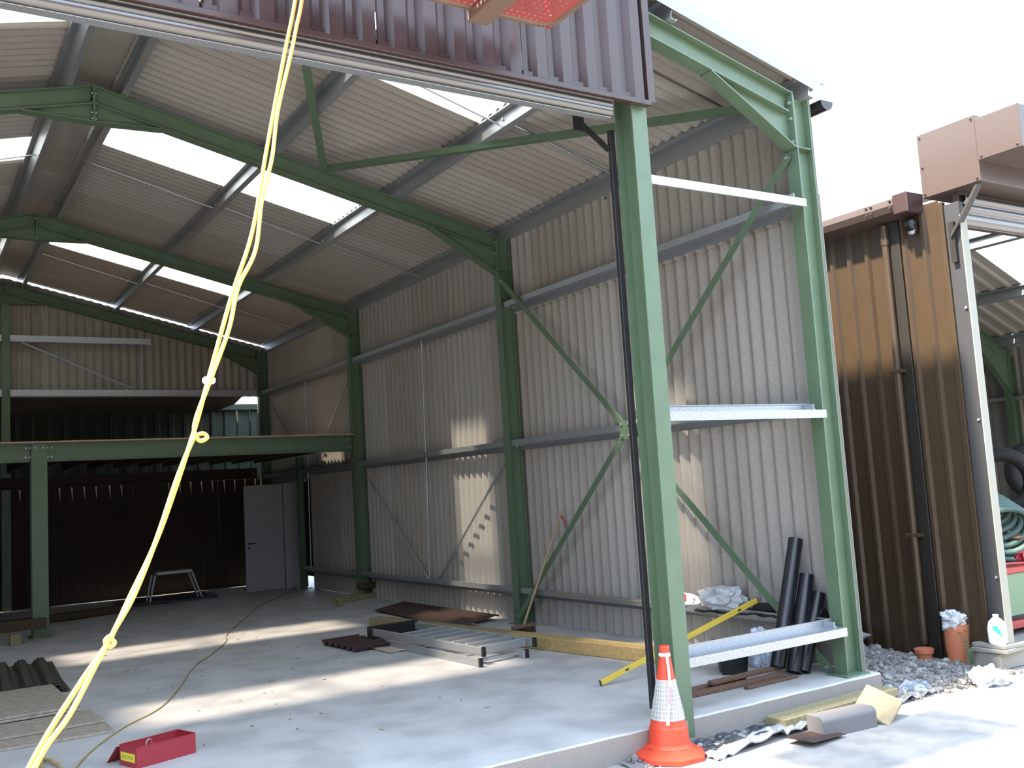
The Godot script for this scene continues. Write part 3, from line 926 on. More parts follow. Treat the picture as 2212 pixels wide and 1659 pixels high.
func rear_end() -> void:
	var zf := -3.0 * BAY
	var zw := zf - 0.16
	# middle post
	var t := thing("gable_post", "slim green gable post rising to the ridge of the rear frame", "post", Vector3(RX, 0, zf))
	var st := st_new()
	sweep(st, i_sec(0.12, 0.13, 0.007, 0.01), Vector3(RX, 0, zf - 0.06), Vector3(RX, 5.25, zf - 0.06), Vector3.BACK)
	obj("post", st, M.green, t)
	var w := setting("wall_rear")
	for i in 9:
		var x0 := LX - 0.2 + 1.0255 * i
		var prof := waves(1.06 if i < 8 else 1.0, 0.1465, 0.024)
		var ends := PackedFloat32Array()
		for p in prof:
			ends.append(minf(roof_y(x0 + p.x) + 0.13, 99.0) - 3.62)
		put("wall_sheet", sheet(prof, ends, 0.007, true), M.cement[i % 3], w, Transform3D(Basis(Vector3(1, 0, 0), Vector3.UP, Vector3(0, 0, 1)), Vector3(x0, 3.62, zw + (0.003 if i % 2 else -0.003))))
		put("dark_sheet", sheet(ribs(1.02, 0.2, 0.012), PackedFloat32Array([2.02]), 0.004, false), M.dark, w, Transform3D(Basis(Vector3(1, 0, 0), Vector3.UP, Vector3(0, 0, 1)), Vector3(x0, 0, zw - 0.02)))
	# rear girts
	var sec := z_sec(0.12, 0.07)
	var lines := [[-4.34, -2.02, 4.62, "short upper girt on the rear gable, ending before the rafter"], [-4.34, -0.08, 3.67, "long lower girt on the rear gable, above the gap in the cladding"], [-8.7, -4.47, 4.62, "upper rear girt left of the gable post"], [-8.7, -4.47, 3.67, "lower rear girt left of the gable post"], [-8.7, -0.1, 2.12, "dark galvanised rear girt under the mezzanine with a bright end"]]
	for l in lines:
		st = st_new()
		var h := 0.12 if l[2] > 2.5 else 0.2
		sweep(st, z_sec(h, 0.06), Vector3(l[0], l[2], zf + 0.05), Vector3(l[1], l[2], zf + 0.05), Vector3.UP)
		var g := thing("rear_girt", "pale galvanised " + l[3] if l[2] > 2.5 else l[3], "girt", Vector3(l[0], l[2], zf), "rear girts")
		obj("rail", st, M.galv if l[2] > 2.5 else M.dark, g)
		bolt(Vector3(l[1] - 0.1, l[2], zf + 0.056), Vector3.BACK, g, 0.012)
		if l[2] < 2.5:
			part_box("end_cleat", Vector3(-0.12, 2.0, zf + 0.02), Vector3(-0.06, 2.25, zf + 0.09), M.galv, g, 0.002)
	for r in [[Vector3(-4.2, 4.57, zf + 0.07), Vector3(-2.33, 3.74, zf + 0.07), "sloping rod between the two pale rear girts"], [Vector3(-2.18, 4.57, zf + 0.07), Vector3(-2.2, 3.73, zf + 0.07), "upright rod between the two pale rear girts"]]:
		st = st_new()
		rod(st, r[0], r[1], 0.018 if r[0].x < -3 else 0.014, 8)
		solo("rear_rod", st, M.white_steel, r[2], "rod", "rear gable rods")
	st = st_new()
	box(st, Vector3(-0.07, 2.53, zf - 0.02), Vector3(-0.03, 3.28, zf + 0.02), 0.002)
	solo("jamb_strip", st, M.white_steel, "short bright metal strip standing on the mezzanine in the rear corner", "strip")
	# the door in the right wall, its leaf swung open towards the viewer
	var d := setting("door_1")
	var zl := -12.12
	part_box("jamb", Vector3(-0.10, 0.0, zl - 0.05), Vector3(0.20, 1.87, zl - 0.002), M.white, d, 0.003)
	part_box("head", Vector3(0.03, 1.87, zl - 0.05), Vector3(0.20, 1.92, -11.72), M.white, d, 0.003)
	part_box("threshold", Vector3(-0.02, 0.0, zl), Vector3(0.24, 0.015, -11.73), M.alu, d, 0.003)
	part_box("stop_strip", Vector3(0.02, 0.0, zl), Vector3(0.05, 1.87, zl + 0.02), M.white, d, 0.003)
	part_box("outer_panel", Vector3(0.262, 0.20, -12.45), Vector3(0.30, 2.2, -11.2), M.dark, d, 0.003)
	st = st_new()
	tube(st, smooth_line(PackedVector3Array([Vector3(0.262, 1.40, -12.18), Vector3(0.20, 1.39, -12.18), Vector3(0.19, 1.30, -12.18), Vector3(0.20, 1.19, -12.18), Vector3(0.262, 1.18, -12.18)]), 5), 0.012, 8)
	obj("pull_handle", st, M.white, d)
	var leaf := part_box("leaf", Vector3(-0.81, 0.012, zl - 0.045), Vector3(-0.115, 1.86, zl), M.white, d, 0.004)
	st = st_new()
	box(st, Vector3(-0.765, 0.83, zl), Vector3(-0.735, 0.86, zl + 0.035), 0.004)
	box(st, Vector3(-0.76, 0.835, zl + 0.03), Vector3(-0.62, 0.855, zl + 0.045), 0.004)
	box(st, Vector3(-0.765, 0.75, zl), Vector3(-0.735, 0.79, zl + 0.008), 0.002)
	obj("lever_handle", st, M.black, leaf)
	for y in [0.25, 0.9, 1.55]:
		bolt(Vector3(-0.06, y, zl), Vector3.BACK, d, 0.012)
	# things beyond the rear: a dark shed close behind
	var s := thing("rear_shed", "dark profiled shed close behind the rear wall, seen through the gap above the mezzanine", "shed", Vector3(-4, GY, -15.5))
	put("wall_sheet", sheet(ribs(9.4, 0.28, 0.035), PackedFloat32Array([3.75]), 0.005, false), M.darkgreen, s, Transform3D(Basis(Vector3(1, 0, 0), Vector3.UP, Vector3(0, 0, 1)), Vector3(-9.0, GY, -15.55)))
	part_box("top_rail", Vector3(-9.0, 3.52, -15.52), Vector3(1.2, 3.65, -15.4), M.darkgreen, s, 0.01)
	part_box("return_wall", Vector3(0.9, GY, -15.5), Vector3(1.0, 3.5, -14.0), M.darkgreen, s, 0.0)
	part_box("end_panel", Vector3(0.4, GY, -15.6), Vector3(1.2, 3.55, -15.5), M.darkgreen, s, 0.01)
	st = st_new()
	extr(st, PackedVector2Array([Vector2(-0.37, 3.50), Vector2(-0.20, 3.66), Vector2(-1.2, 4.6), Vector2(-11.0, 4.6), Vector2(-11.0, 3.50)]), Transform3D(Basis(), Vector3(0, 0, -17.5)), 3.5)
	obj("roof_block", st, M.dark, s)

func neighbour() -> void:
	var X := 1.68
	var s := thing("neighbour_shed", "brown profiled steel shed standing close to the right, its front open", "shed", Vector3(5.7, GY, -4))
	# side wall facing this shed
	for i in 14:
		var z := 0.10 - 1.0 * i
		put("wall_sheet", sheet(ribs(0.99, 0.2, 0.03, 0.66, 0.14), PackedFloat32Array([3.95]), 0.004, false), M.shed, s, Transform3D(Basis(Vector3(0, 0, -1), Vector3.UP, Vector3(1, 0, 0)).scaled_local(Vector3(1, 1, -1)), Vector3(X, GY, z)))
	# corner: dark gap, galvanised post with a pale front edge
	part_box("corner_trim", Vector3(X - 0.03, -0.02, 0.10), Vector3(X + 0.02, 3.75, 0.15), M.shed, s, 0.003)
	part_box("corner_post", Vector3(X - 0.01, -0.02, 0.15), Vector3(X + 0.06, 3.72, 0.29), M.post_grey, s, 0.004)
	part_box("post_edge", Vector3(X - 0.02, -0.01, 0.29), Vector3(X + 0.075, 3.6, 0.30), M.offwhite, s, 0.002)
	for y in [0.55, 1.85, 2.8]:
		bolt(Vector3(X - 0.012, y, 0.26), Vector3.LEFT, s, 0.012)
	part_box("cover_strip", Vector3(X - 0.045, GY, -0.42), Vector3(X + 0.02, 3.7, -0.29), M.strip, s, 0.003)
	# fascia gutter
	var st := st_new()
	var gl := PackedVector2Array([Vector2(0.0, 3.70), Vector2(-0.2, 3.745), Vector2(-0.225, 3.80), Vector2(-0.215, 3.86), Vector2(-0.20, 3.86), Vector2(-0.20, 3.80), Vector2(-0.18, 3.765), Vector2(0.0, 3.73)])
	extr(st, gl, Transform3D(Basis(Vector3(1, 0, 0), Vector3.UP, Vector3(0, 0, 1)), Vector3(X, 0, -14)), 13.82)
	obj("gutter", st, M.fascia, s)
	part_box("gutter_end", Vector3(X - 0.235, 3.70, -0.19), Vector3(X, 3.885, -0.04), M.brown, s, 0.01)
	for z in [-0.22, -0.42, -0.47]:
		for y in [3.775, 3.84]:
			bolt(Vector3(X - 0.222, y, z), Vector3.LEFT, s, 0.012, M.brown)
	# header boxes: large box on the corner, smaller canopy in front, running along the front
	st = st_new()
	box(st, Vector3(X - 0.02, 3.83, -0.03), Vector3(10.0, 4.40, 0.52), 0.004)
	obj("header_box", st, M.fascia, s)
	st = st_new()
	box(st, Vector3(X - 0.024, 4.0, 0.52), Vector3(10.0, 4.36, 0.90), 0.004)
	obj("canopy_box", st, M.fascia, s)
	for c in [[0.0, 4.37], [0.49, 4.37], [0.0, 3.86], [0.49, 3.86], [-0.0, 4.1], [0.55, 4.03], [0.86, 4.03]]:
		bolt(Vector3(X - 0.024, c[1], c[0]), Vector3.LEFT, s, 0.009, M.brown)
	# door track under the header
	var pr := PackedVector2Array([Vector2(0.0, 0.0), Vector2(0.06, -0.02), Vector2(0.06, -0.06), Vector2(0.03, -0.08), Vector2(0.05, -0.1), Vector2(0.05, -0.14), Vector2(0.02, -0.16), Vector2(0.04, -0.18), Vector2(0.04, -0.25), Vector2(0.0, -0.27)])
	put("door_track", sheet(pr, PackedFloat32Array([8.3]), 0.004, true), M.track, s, Transform3D(Basis(Vector3(0, 0, 1), Vector3(1, 0, 0), Vector3(0, 1, 0)), Vector3(X + 0.09, 3.80, 0.24)))
	part_box("track_backing", Vector3(X + 0.09, 3.52, 0.18), Vector3(10.0, 3.83, 0.24), M.fascia, s, 0.002)
	st = st_new()
	bar(st, Vector3(X - 0.03, 3.42, 0.22), Vector3(X + 0.03, 3.82, 0.47), 0.02, 0.07, Vector3.RIGHT)
	bar(st, Vector3(X - 0.03, 3.2, 0.22), Vector3(X - 0.03, 3.55, 0.22), 0.03, 0.05, Vector3.BACK)
	obj("header_strut", st, M.strip, s)
	# roof, far wall and frames inside
	for sd in 2:
		var p := Vector3(X + 0.06, 3.93, 0.1) if sd == 0 else Vector3(5.7, 5.02, 0.1)
		var q := Vector3(5.7, 5.02, 0.1) if sd == 0 else Vector3(9.95, 3.36, 0.1)
		var down := (q - p).normalized()
		var across := Vector3(0, 0, -1)
		for i in 8:
			var glazed: bool = sd == 1 and i == 2
			var L := p.distance_to(q)
			var B := Basis(across, down, across.cross(down))
			var at := p + Vector3(0, 0, -1.0 * i)
			if glazed:
				put("rooflight", sheet(ribs(0.99, 0.25, 0.03), PackedFloat32Array([L * 0.6]), 0.004, false), M.grp, s, Transform3D(B, at))
				put("roof_sheet", sheet(ribs(0.99, 0.25, 0.03), PackedFloat32Array([L * 0.42]), 0.004, false), M.cement[i % 3], s, Transform3D(B, at + down * L * 0.58 + Vector3(0, -0.012, 0)))
			else:
				put("roof_sheet", sheet(ribs(0.99, 0.25, 0.03), PackedFloat32Array([L]), 0.004, false), M.cement[i % 3], s, Transform3D(B, at))
	for f in [0.25, 0.58, 0.9]:
		st = st_new()
		var at := Vector3(5.7, 5.02, 0).lerp(Vector3(9.95, 3.36, 0), f) + Vector3(-0.03, -0.1, 0)
		sweep(st, z_sec(0.15, 0.055), at + Vector3(0, 0, 0.0), at + Vector3(0, 0, -7.6), Vector3(0.36, 0.93, 0))
		obj("purlin", st, M.galv, s)
	for i in 8:
		put("far_wall_sheet", sheet(ribs(0.99, 0.2, 0.03), PackedFloat32Array([3.55]), 0.004, false), M.cement[i % 3], s, Transform3D(Basis(Vector3(0, 0, -1), Vector3.UP, Vector3(1, 0, 0)), Vector3(9.9, GY, 0.05 - i)))
		put("back_wall_sheet", sheet(ribs(1.03, 0.2, 0.03), PackedFloat32Array([4.0]), 0.004, false), M.cement[i % 3], s, Transform3D(Basis(Vector3(1, 0, 0), Vector3.UP, Vector3(0, 0, 1)), Vector3(X + 0.05 + i * 1.04, GY, -7.9)))
	part_box("back_gable", Vector3(X, 3.7, -8.0), Vector3(9.9, 5.0, -7.95), M.cement[0], s, 0.0)
	part_box("far_girt", Vector3(9.72, 2.46, -7.8), Vector3(9.86, 2.52, 0.0), M.galv, s, 0.002)
	for z in [-4.2]:
		st = st_new()
		sweep(st, i_sec(0.2, 0.13), Vector3(9.75, GY, z), Vector3(9.75, 3.2, z), Vector3.RIGHT)
		sweep(st, i_sec(0.2, 0.13), Vector3(5.7, 4.80, z), Vector3(9.75, 3.2, z), Vector3.UP)
		extr(st, PackedVector2Array([Vector2(8.6, 3.62), Vector2(9.66, 2.62), Vector2(9.66, 3.2)]), Transform3D(Basis(), Vector3(0, 0, z - 0.05)), 0.1)
		obj("steel_frame", st, M.green, s)
	s.position += Vector3(0, 0.02, -0.05)
	# downpipe, with its bracket, and the security lamp on the side wall
	var t := thing("downpipe", "brown downpipe on the neighbouring shed wall, ending in the small terracotta pot", "downpipe", Vector3(1.53, 0, -0.42))
	st = st_new()
	rod(st, Vector3(1.615, 3.70, -0.47), Vector3(1.60, -0.02, -0.48), 0.032, 14)
	obj("pipe", st, M.shed, t)
	st = st_new()
	rod(st, Vector3(1.615, 3.58, -0.47), Vector3(1.615, 3.52, -0.47), 0.038, 14)
	obj("collar", st, M.shed, t)
	for y in [0.9, 2.35]:
		part_box("clip", Vector3(1.575, y, -0.54), Vector3(1.665, y + 0.03, -0.40), M.shed, t, 0.002)
	var l := thing("security_lamp", "small black lamp fixed high on the neighbouring brown wall", "lamp", Vector3(1.57, 3.6, -0.14))
	st = st_new()
	lathe(st, PackedVector2Array([Vector2(0, -0.05), Vector2(0.045, -0.05), Vector2(0.055, 0.02), Vector2(0.04, 0.06), Vector2(0, 0.065)]), Transform3D(Basis(Vector3(0, 0, 1), 0.5), Vector3(1.62, 3.63, -0.19)), 16)
	obj("housing", st, M.black, l)
	st = st_new()
	lathe(st, PackedVector2Array([Vector2(0, -0.04), Vector2(0.025, -0.03), Vector2(0.032, 0.0)]), Transform3D(Basis(Vector3(0, 0, 1), 0.4), Vector3(1.595, 3.585, -0.18)), 14)
	obj("lens", st, M.white, l)
	# what stands inside its doorway
	st = st_new()
	var ring := PackedVector3Array()
	var n := 25
	var ty := thing("tyre", "large black tyre standing inside the neighbouring shed", "tyre", Vector3(4.6, 1.3, -1.45))
	for k in n:
		ring.append(Vector3(4.6 + 0.18 * cos(TAU * k / (n - 1)), 1.28 + 0.3 * sin(TAU * k / (n - 1)), -1.45 + 0.24 * cos(TAU * k / (n - 1))))
	tube(st, ring, 0.08, 10, false)
	obj("tread", st, M.tyre, ty)
	var t2 := thing("tyre", "second black tyre behind the large one, at the edge of view", "tyre", Vector3(5.4, 1.3, -1.5))
	st = st_new()
	ring = PackedVector3Array()
	for k in n:
		ring.append(Vector3(5.5 + 0.18 * cos(TAU * k / (n - 1)), 1.36 + 0.3 * sin(TAU * k / (n - 1)), -1.5 + 0.24 * cos(TAU * k / (n - 1))))
	tube(st, ring, 0.09, 10, false)
	obj("tread", st, M.tyre, t2)
	var hc := thing("hose_coil", "grey-green hose coil heaped under the tyres in the neighbouring shed", "hose", Vector3(3.6, 0.9, -0.9))
	for j in 6:
		st = st_new()
		ring = PackedVector3Array()
		for k in n:
			ring.append(Vector3(3.62 + (0.25 - j * 0.01) * cos(TAU * k / (n - 1)), 0.88 + 0.05 * j - 0.12 + (0.26 - 0.02 * j) * sin(TAU * k / (n - 1)), -0.82 - j * 0.05 + 0.16 * cos(TAU * k / (n - 1))))
		tube(st, ring, 0.035, 8, false)
		obj("turn", st, M.hose, hc)
	var mc := thing("trailer", "faded green trailer with a red steel frame inside the neighbouring shed", "trailer", Vector3(3.6, GY, -0.7))
	part_box("side_panel", Vector3(2.78, 0.02, -0.62), Vector3(4.6, 0.42, -0.58), M.machine, mc, 0.004)
	part_box("end_panel", Vector3(2.76, 0.02, -1.9), Vector3(2.80, 0.42, -0.6), M.machine, mc, 0.004)
	part_box("top_rail", Vector3(2.72, 0.42, -0.64), Vector3(4.6, 0.48, -0.56), M.machine_red, mc, 0.008)
	part_box("bottom_rail", Vector3(2.72, -0.10, -0.64), Vector3(4.6, -0.03, -0.56), M.machine_red, mc, 0.008)
	part_box("corner_rail", Vector3(2.72, GY, -0.64), Vector3(2.78, 0.48, -0.56), M.machine_red, mc, 0.008)
	part_box("deck", Vector3(2.78, 0.40, -1.9), Vector3(4.6, 0.46, -0.62), M.oldwood, mc, 0.004)
	var bk := thing("tub", "pale grey tub lying on the trailer in the neighbouring shed", "tub", Vector3(2.95, 0.48, -0.72))
	st = st_new()
	lathe(st, PackedVector2Array([Vector2(0, -0.12), Vector2(0.11, -0.12), Vector2(0.15, 0.12), Vector2(0.16, 0.13), Vector2(0.14, 0.12), Vector2(0.1, -0.1)]), Transform3D(Basis(Vector3(0, 0, 1), 1.0), Vector3(3.0, 0.62, -0.74)), 18)
	obj("body", st, M.galv, bk)
	st = st_new()
	tube(st, PackedVector3Array([Vector3(2.86, 0.53, -0.62), Vector3(3.6, 0.50, -0.50)]), 0.012, 8)
	tube(st, PackedVector3Array([Vector3(2.80, 0.53, -0.63), Vector3(2.94, 0.53, -0.61)]), 0.035, 10)
	solo("mallet", st, M.machine_red, "red headed mallet lying on the trailer rail", "mallet")
	st = st_new()
	crumple(st, Vector3(4.3, 0.72, -0.9), Vector3(0.5, 0.18, 0.3), 61, 0.3, 10)
	solo("sack", st, M.tan, "tan sack heaped on the trailer under the hoses", "sack")
	st = st_new()
	crumple(st, Vector3(3.55, 0.54, -0.66), Vector3(0.12, 0.06, 0.06), 62, 0.3, 8)
	solo("cloth", st, M.red, "small bright red cloth on the trailer at the edge of view", "cloth")

func lift_basket() -> void:
	var y := 4.37
	var x0 := -4.35; var x1 := -2.53; var z0 := 0.30; var z1 := 1.12
	var t := thing("work_platform", "red perforated work platform basket raised in front of the brown cladding, seen from below", "work platform", Vector3((x0 + x1) / 2, y, (z0 + z1) / 2))
	# floor of perforated plate with a rounded corner
	var st := st_new()
	var p := 0.042
	var nx := int((x1 - x0 - 0.1) / p)
	var nz := int((z1 - z0 - 0.1) / p)
	for i in nx:
		for k in nz:
			var c := Vector3(x0 + 0.05 + (i + 0.5) * p, y, z0 + 0.05 + (k + 0.5) * p)
			var h := p / 2
			var r := 0.0085
			var edge := []
			var hole := []
			for j in 8:
				var f := TAU * j / 8 + PI / 8
				var d := Vector3(cos(f), 0, sin(f))
				var m := maxf(absf(d.x), absf(d.z))
				edge.append(c + d / m * h)
				hole.append(c + d * r)
			for e in 4:
				edge.append(c + Vector3([1, -1, -1, 1][e], 0, [1, 1, -1, -1][e]) * h)
			for j in 8:
				var a: Vector3 = edge[j]
				var b: Vector3 = edge[(j + 1) % 8]
				q4(st, a, b, hole[(j + 1) % 8], hole[j], Vector3.DOWN)
				if absf(a.x - b.x) > 1e-4 and absf(a.z - b.z) > 1e-4:
					var best: Vector3 = edge[8]
					for e in 4:
						if edge[8 + e].distance_to((a + b) / 2) < best.distance_to((a + b) / 2):
							best = edge[8 + e]
					t3(st, a, best, b, Vector3.DOWN)
	obj("perforated_floor", st, M.redfloor, t)
	# rim with rounded corners
	st = st_new()
	var path := PackedVector3Array()
	var rr := 0.12
	for c in [[x1 - rr, z0 + rr, -PI / 2], [x1 - rr, z1 - rr, 0.0], [x0 + rr, z1 - rr, PI / 2], [x0 + rr, z0 + rr, PI]]:
		for k in 6:
			var f: float = c[2] + PI / 2 * k / 5.0
			path.append(Vector3(c[0] + cos(f) * (rr - 0.03), y + 0.02, c[1] + sin(f) * (rr - 0.03)))
	path.append(path[0])
	for i in path.size() - 1:
		bar(st, path[i], path[i + 1] + (path[i + 1] - path[i]).normalized() * 0.01, 0.045, 0.06, Vector3.UP, 0.01)
	obj("rim", st, M.tan, t)
	st = st_new()
	var xe := x0 + 0.05 + nx * p
	var ze := z0 + 0.05 + nz * p
	box(st, Vector3(x0 + 0.02, y, z0 + 0.012), Vector3(x1 - 0.06, y + 0.012, z0 + 0.05), 0.001)
	box(st, Vector3(x0 + 0.02, y, ze), Vector3(x1 - 0.06, y + 0.012, z1 - 0.012), 0.001)
	box(st, Vector3(xe, y, z0 + 0.05), Vector3(x1 - 0.012, y + 0.012, ze), 0.001)
	box(st, Vector3(x0 + 0.012, y, z0 + 0.05), Vector3(x0 + 0.05, y + 0.012, ze), 0.001)
	obj("border_plate", st, M.redfloor, t)
	for xx in [-3.06, -3.9]:
		part_box("fork_pocket", Vector3(xx - 0.07, y - 0.07, z0 - 0.01), Vector3(xx + 0.07, y - 0.002, z1), M.tan, t, 0.008)
	st = st_new()
	for q in [[x0, z0], [x1, z0], [x0, z1], [x1, z1]]:
		rod(st, Vector3(lerpf(q[0], -3.4, 0.04), y, lerpf(q[1], 0.7, 0.06)), Vector3(lerpf(q[0], -3.4, 0.04), y + 1.1, lerpf(q[1], 0.7, 0.06)), 0.02)
	for h in [0.55, 1.1]:
		for z in [z0 + 0.03, z1 - 0.03]:
			rod(st, Vector3(x0 + 0.03, y + h, z), Vector3(x1 - 0.03, y + h, z), 0.02)
		for x in [x0 + 0.03, x1 - 0.03]:
			rod(st, Vector3(x, y + h, z0 + 0.03), Vector3(x, y + h, z1 - 0.03), 0.02)
	obj("guard_rail", st, M.machine_red, t)
	st = st_new()
	bar(st, Vector3(-4.0, y - 0.12, 1.0), Vector3(-12.0, 1.4, 3.4), 0.16, 0.2, Vector3.UP, 0.01)
	bar(st, Vector3(-12.0, 1.5, 3.4), Vector3(-12.0, GY, 3.4), 0.3, 0.3, Vector3.BACK, 0.02)
	obj("boom", st, M.machine_red, t)
	# yellow cord hanging from the basket
	var c := thing("yellow_cord", "bright yellow doubled cord hanging from the raised basket with loops and white tape", "cord", Vector3(-4.9, 2.0, 1.0))
	var a := PackedVector3Array([Vector3(-4.24, 4.36, 0.56), Vector3(-4.326, 3.997, 0.650), Vector3(-4.421, 3.645, 0.709), Vector3(-4.552, 3.140, 0.799), Vector3(-4.653, 2.741, 0.876), Vector3(-4.773, 2.431, 0.939), Vector3(-4.903, 2.062, 1.021), Vector3(-4.988, 1.823, 1.077), Vector3(-5.140, 1.463, 1.170), Vector3(-5.263, 1.240, 1.233), Vector3(-5.344, 1.100, 1.276), Vector3(-5.449, 0.971, 1.319), Vector3(-5.613, 0.747, 1.400), Vector3(-5.83, 0.35, 1.53), Vector3(-6.05, GY + 0.02, 1.68), Vector3(-6.4, GY + 0.01, 1.8)])
	var b := PackedVector3Array([Vector3(-4.22, 4.36, 0.58), Vector3(-4.300, 3.993, 0.670), Vector3(-4.345, 3.828, 0.697), Vector3(-4.389, 3.668, 0.724), Vector3(-4.482, 3.356, 0.778), Vector3(-4.533, 3.112, 0.824), Vector3(-4.600, 2.897, 0.864), Vector3(-4.654, 2.648, 0.914), Vector3(-4.746, 2.471, 0.950), Vector3(-4.803, 2.281, 0.991), Vector3(-4.899, 2.060, 1.041), Vector3(-4.968, 1.906, 1.077), Vector3(-4.982, 1.840, 1.093), Vector3(-4.964, 1.808, 1.100), Vector3(-4.935, 1.820, 1.097), Vector3(-4.947, 1.836, 1.094), Vector3(-4.974, 1.829, 1.095), Vector3(-5.001, 1.794, 1.104), Vector3(-5.069, 1.651, 1.140), Vector3(-5.154, 1.447, 1.194), Vector3(-5.251, 1.248, 1.251), Vector3(-5.333, 1.124, 1.289), Vector3(-5.329, 1.095, 1.297), Vector3(-5.347, 1.084, 1.302), Vector3(-5.358, 1.104, 1.296), Vector3(-5.343, 1.112, 1.293), Vector3(-5.397, 1.025, 1.321), Vector3(-5.486, 0.886, 1.368), Vector3(-5.598, 0.748, 1.420), Vector3(-5.80, 0.35, 1.54), Vector3(-6.02, GY + 0.02, 1.70), Vector3(-6.3, GY + 0.01, 2.0)])
	for s in [a, b]:
		st = st_new()
		tube(st, smooth_line(s, 6), 0.0092, 8)
		obj("strand", st, M.cord, c)
	st = st_new()
	bx(st, Transform3D(Basis(), Vector3(-4.902, 2.058, 1.026)), Vector3(0.05, 0.03, 0.03), 0.008)
	obj("tape", st, M.tape, c)

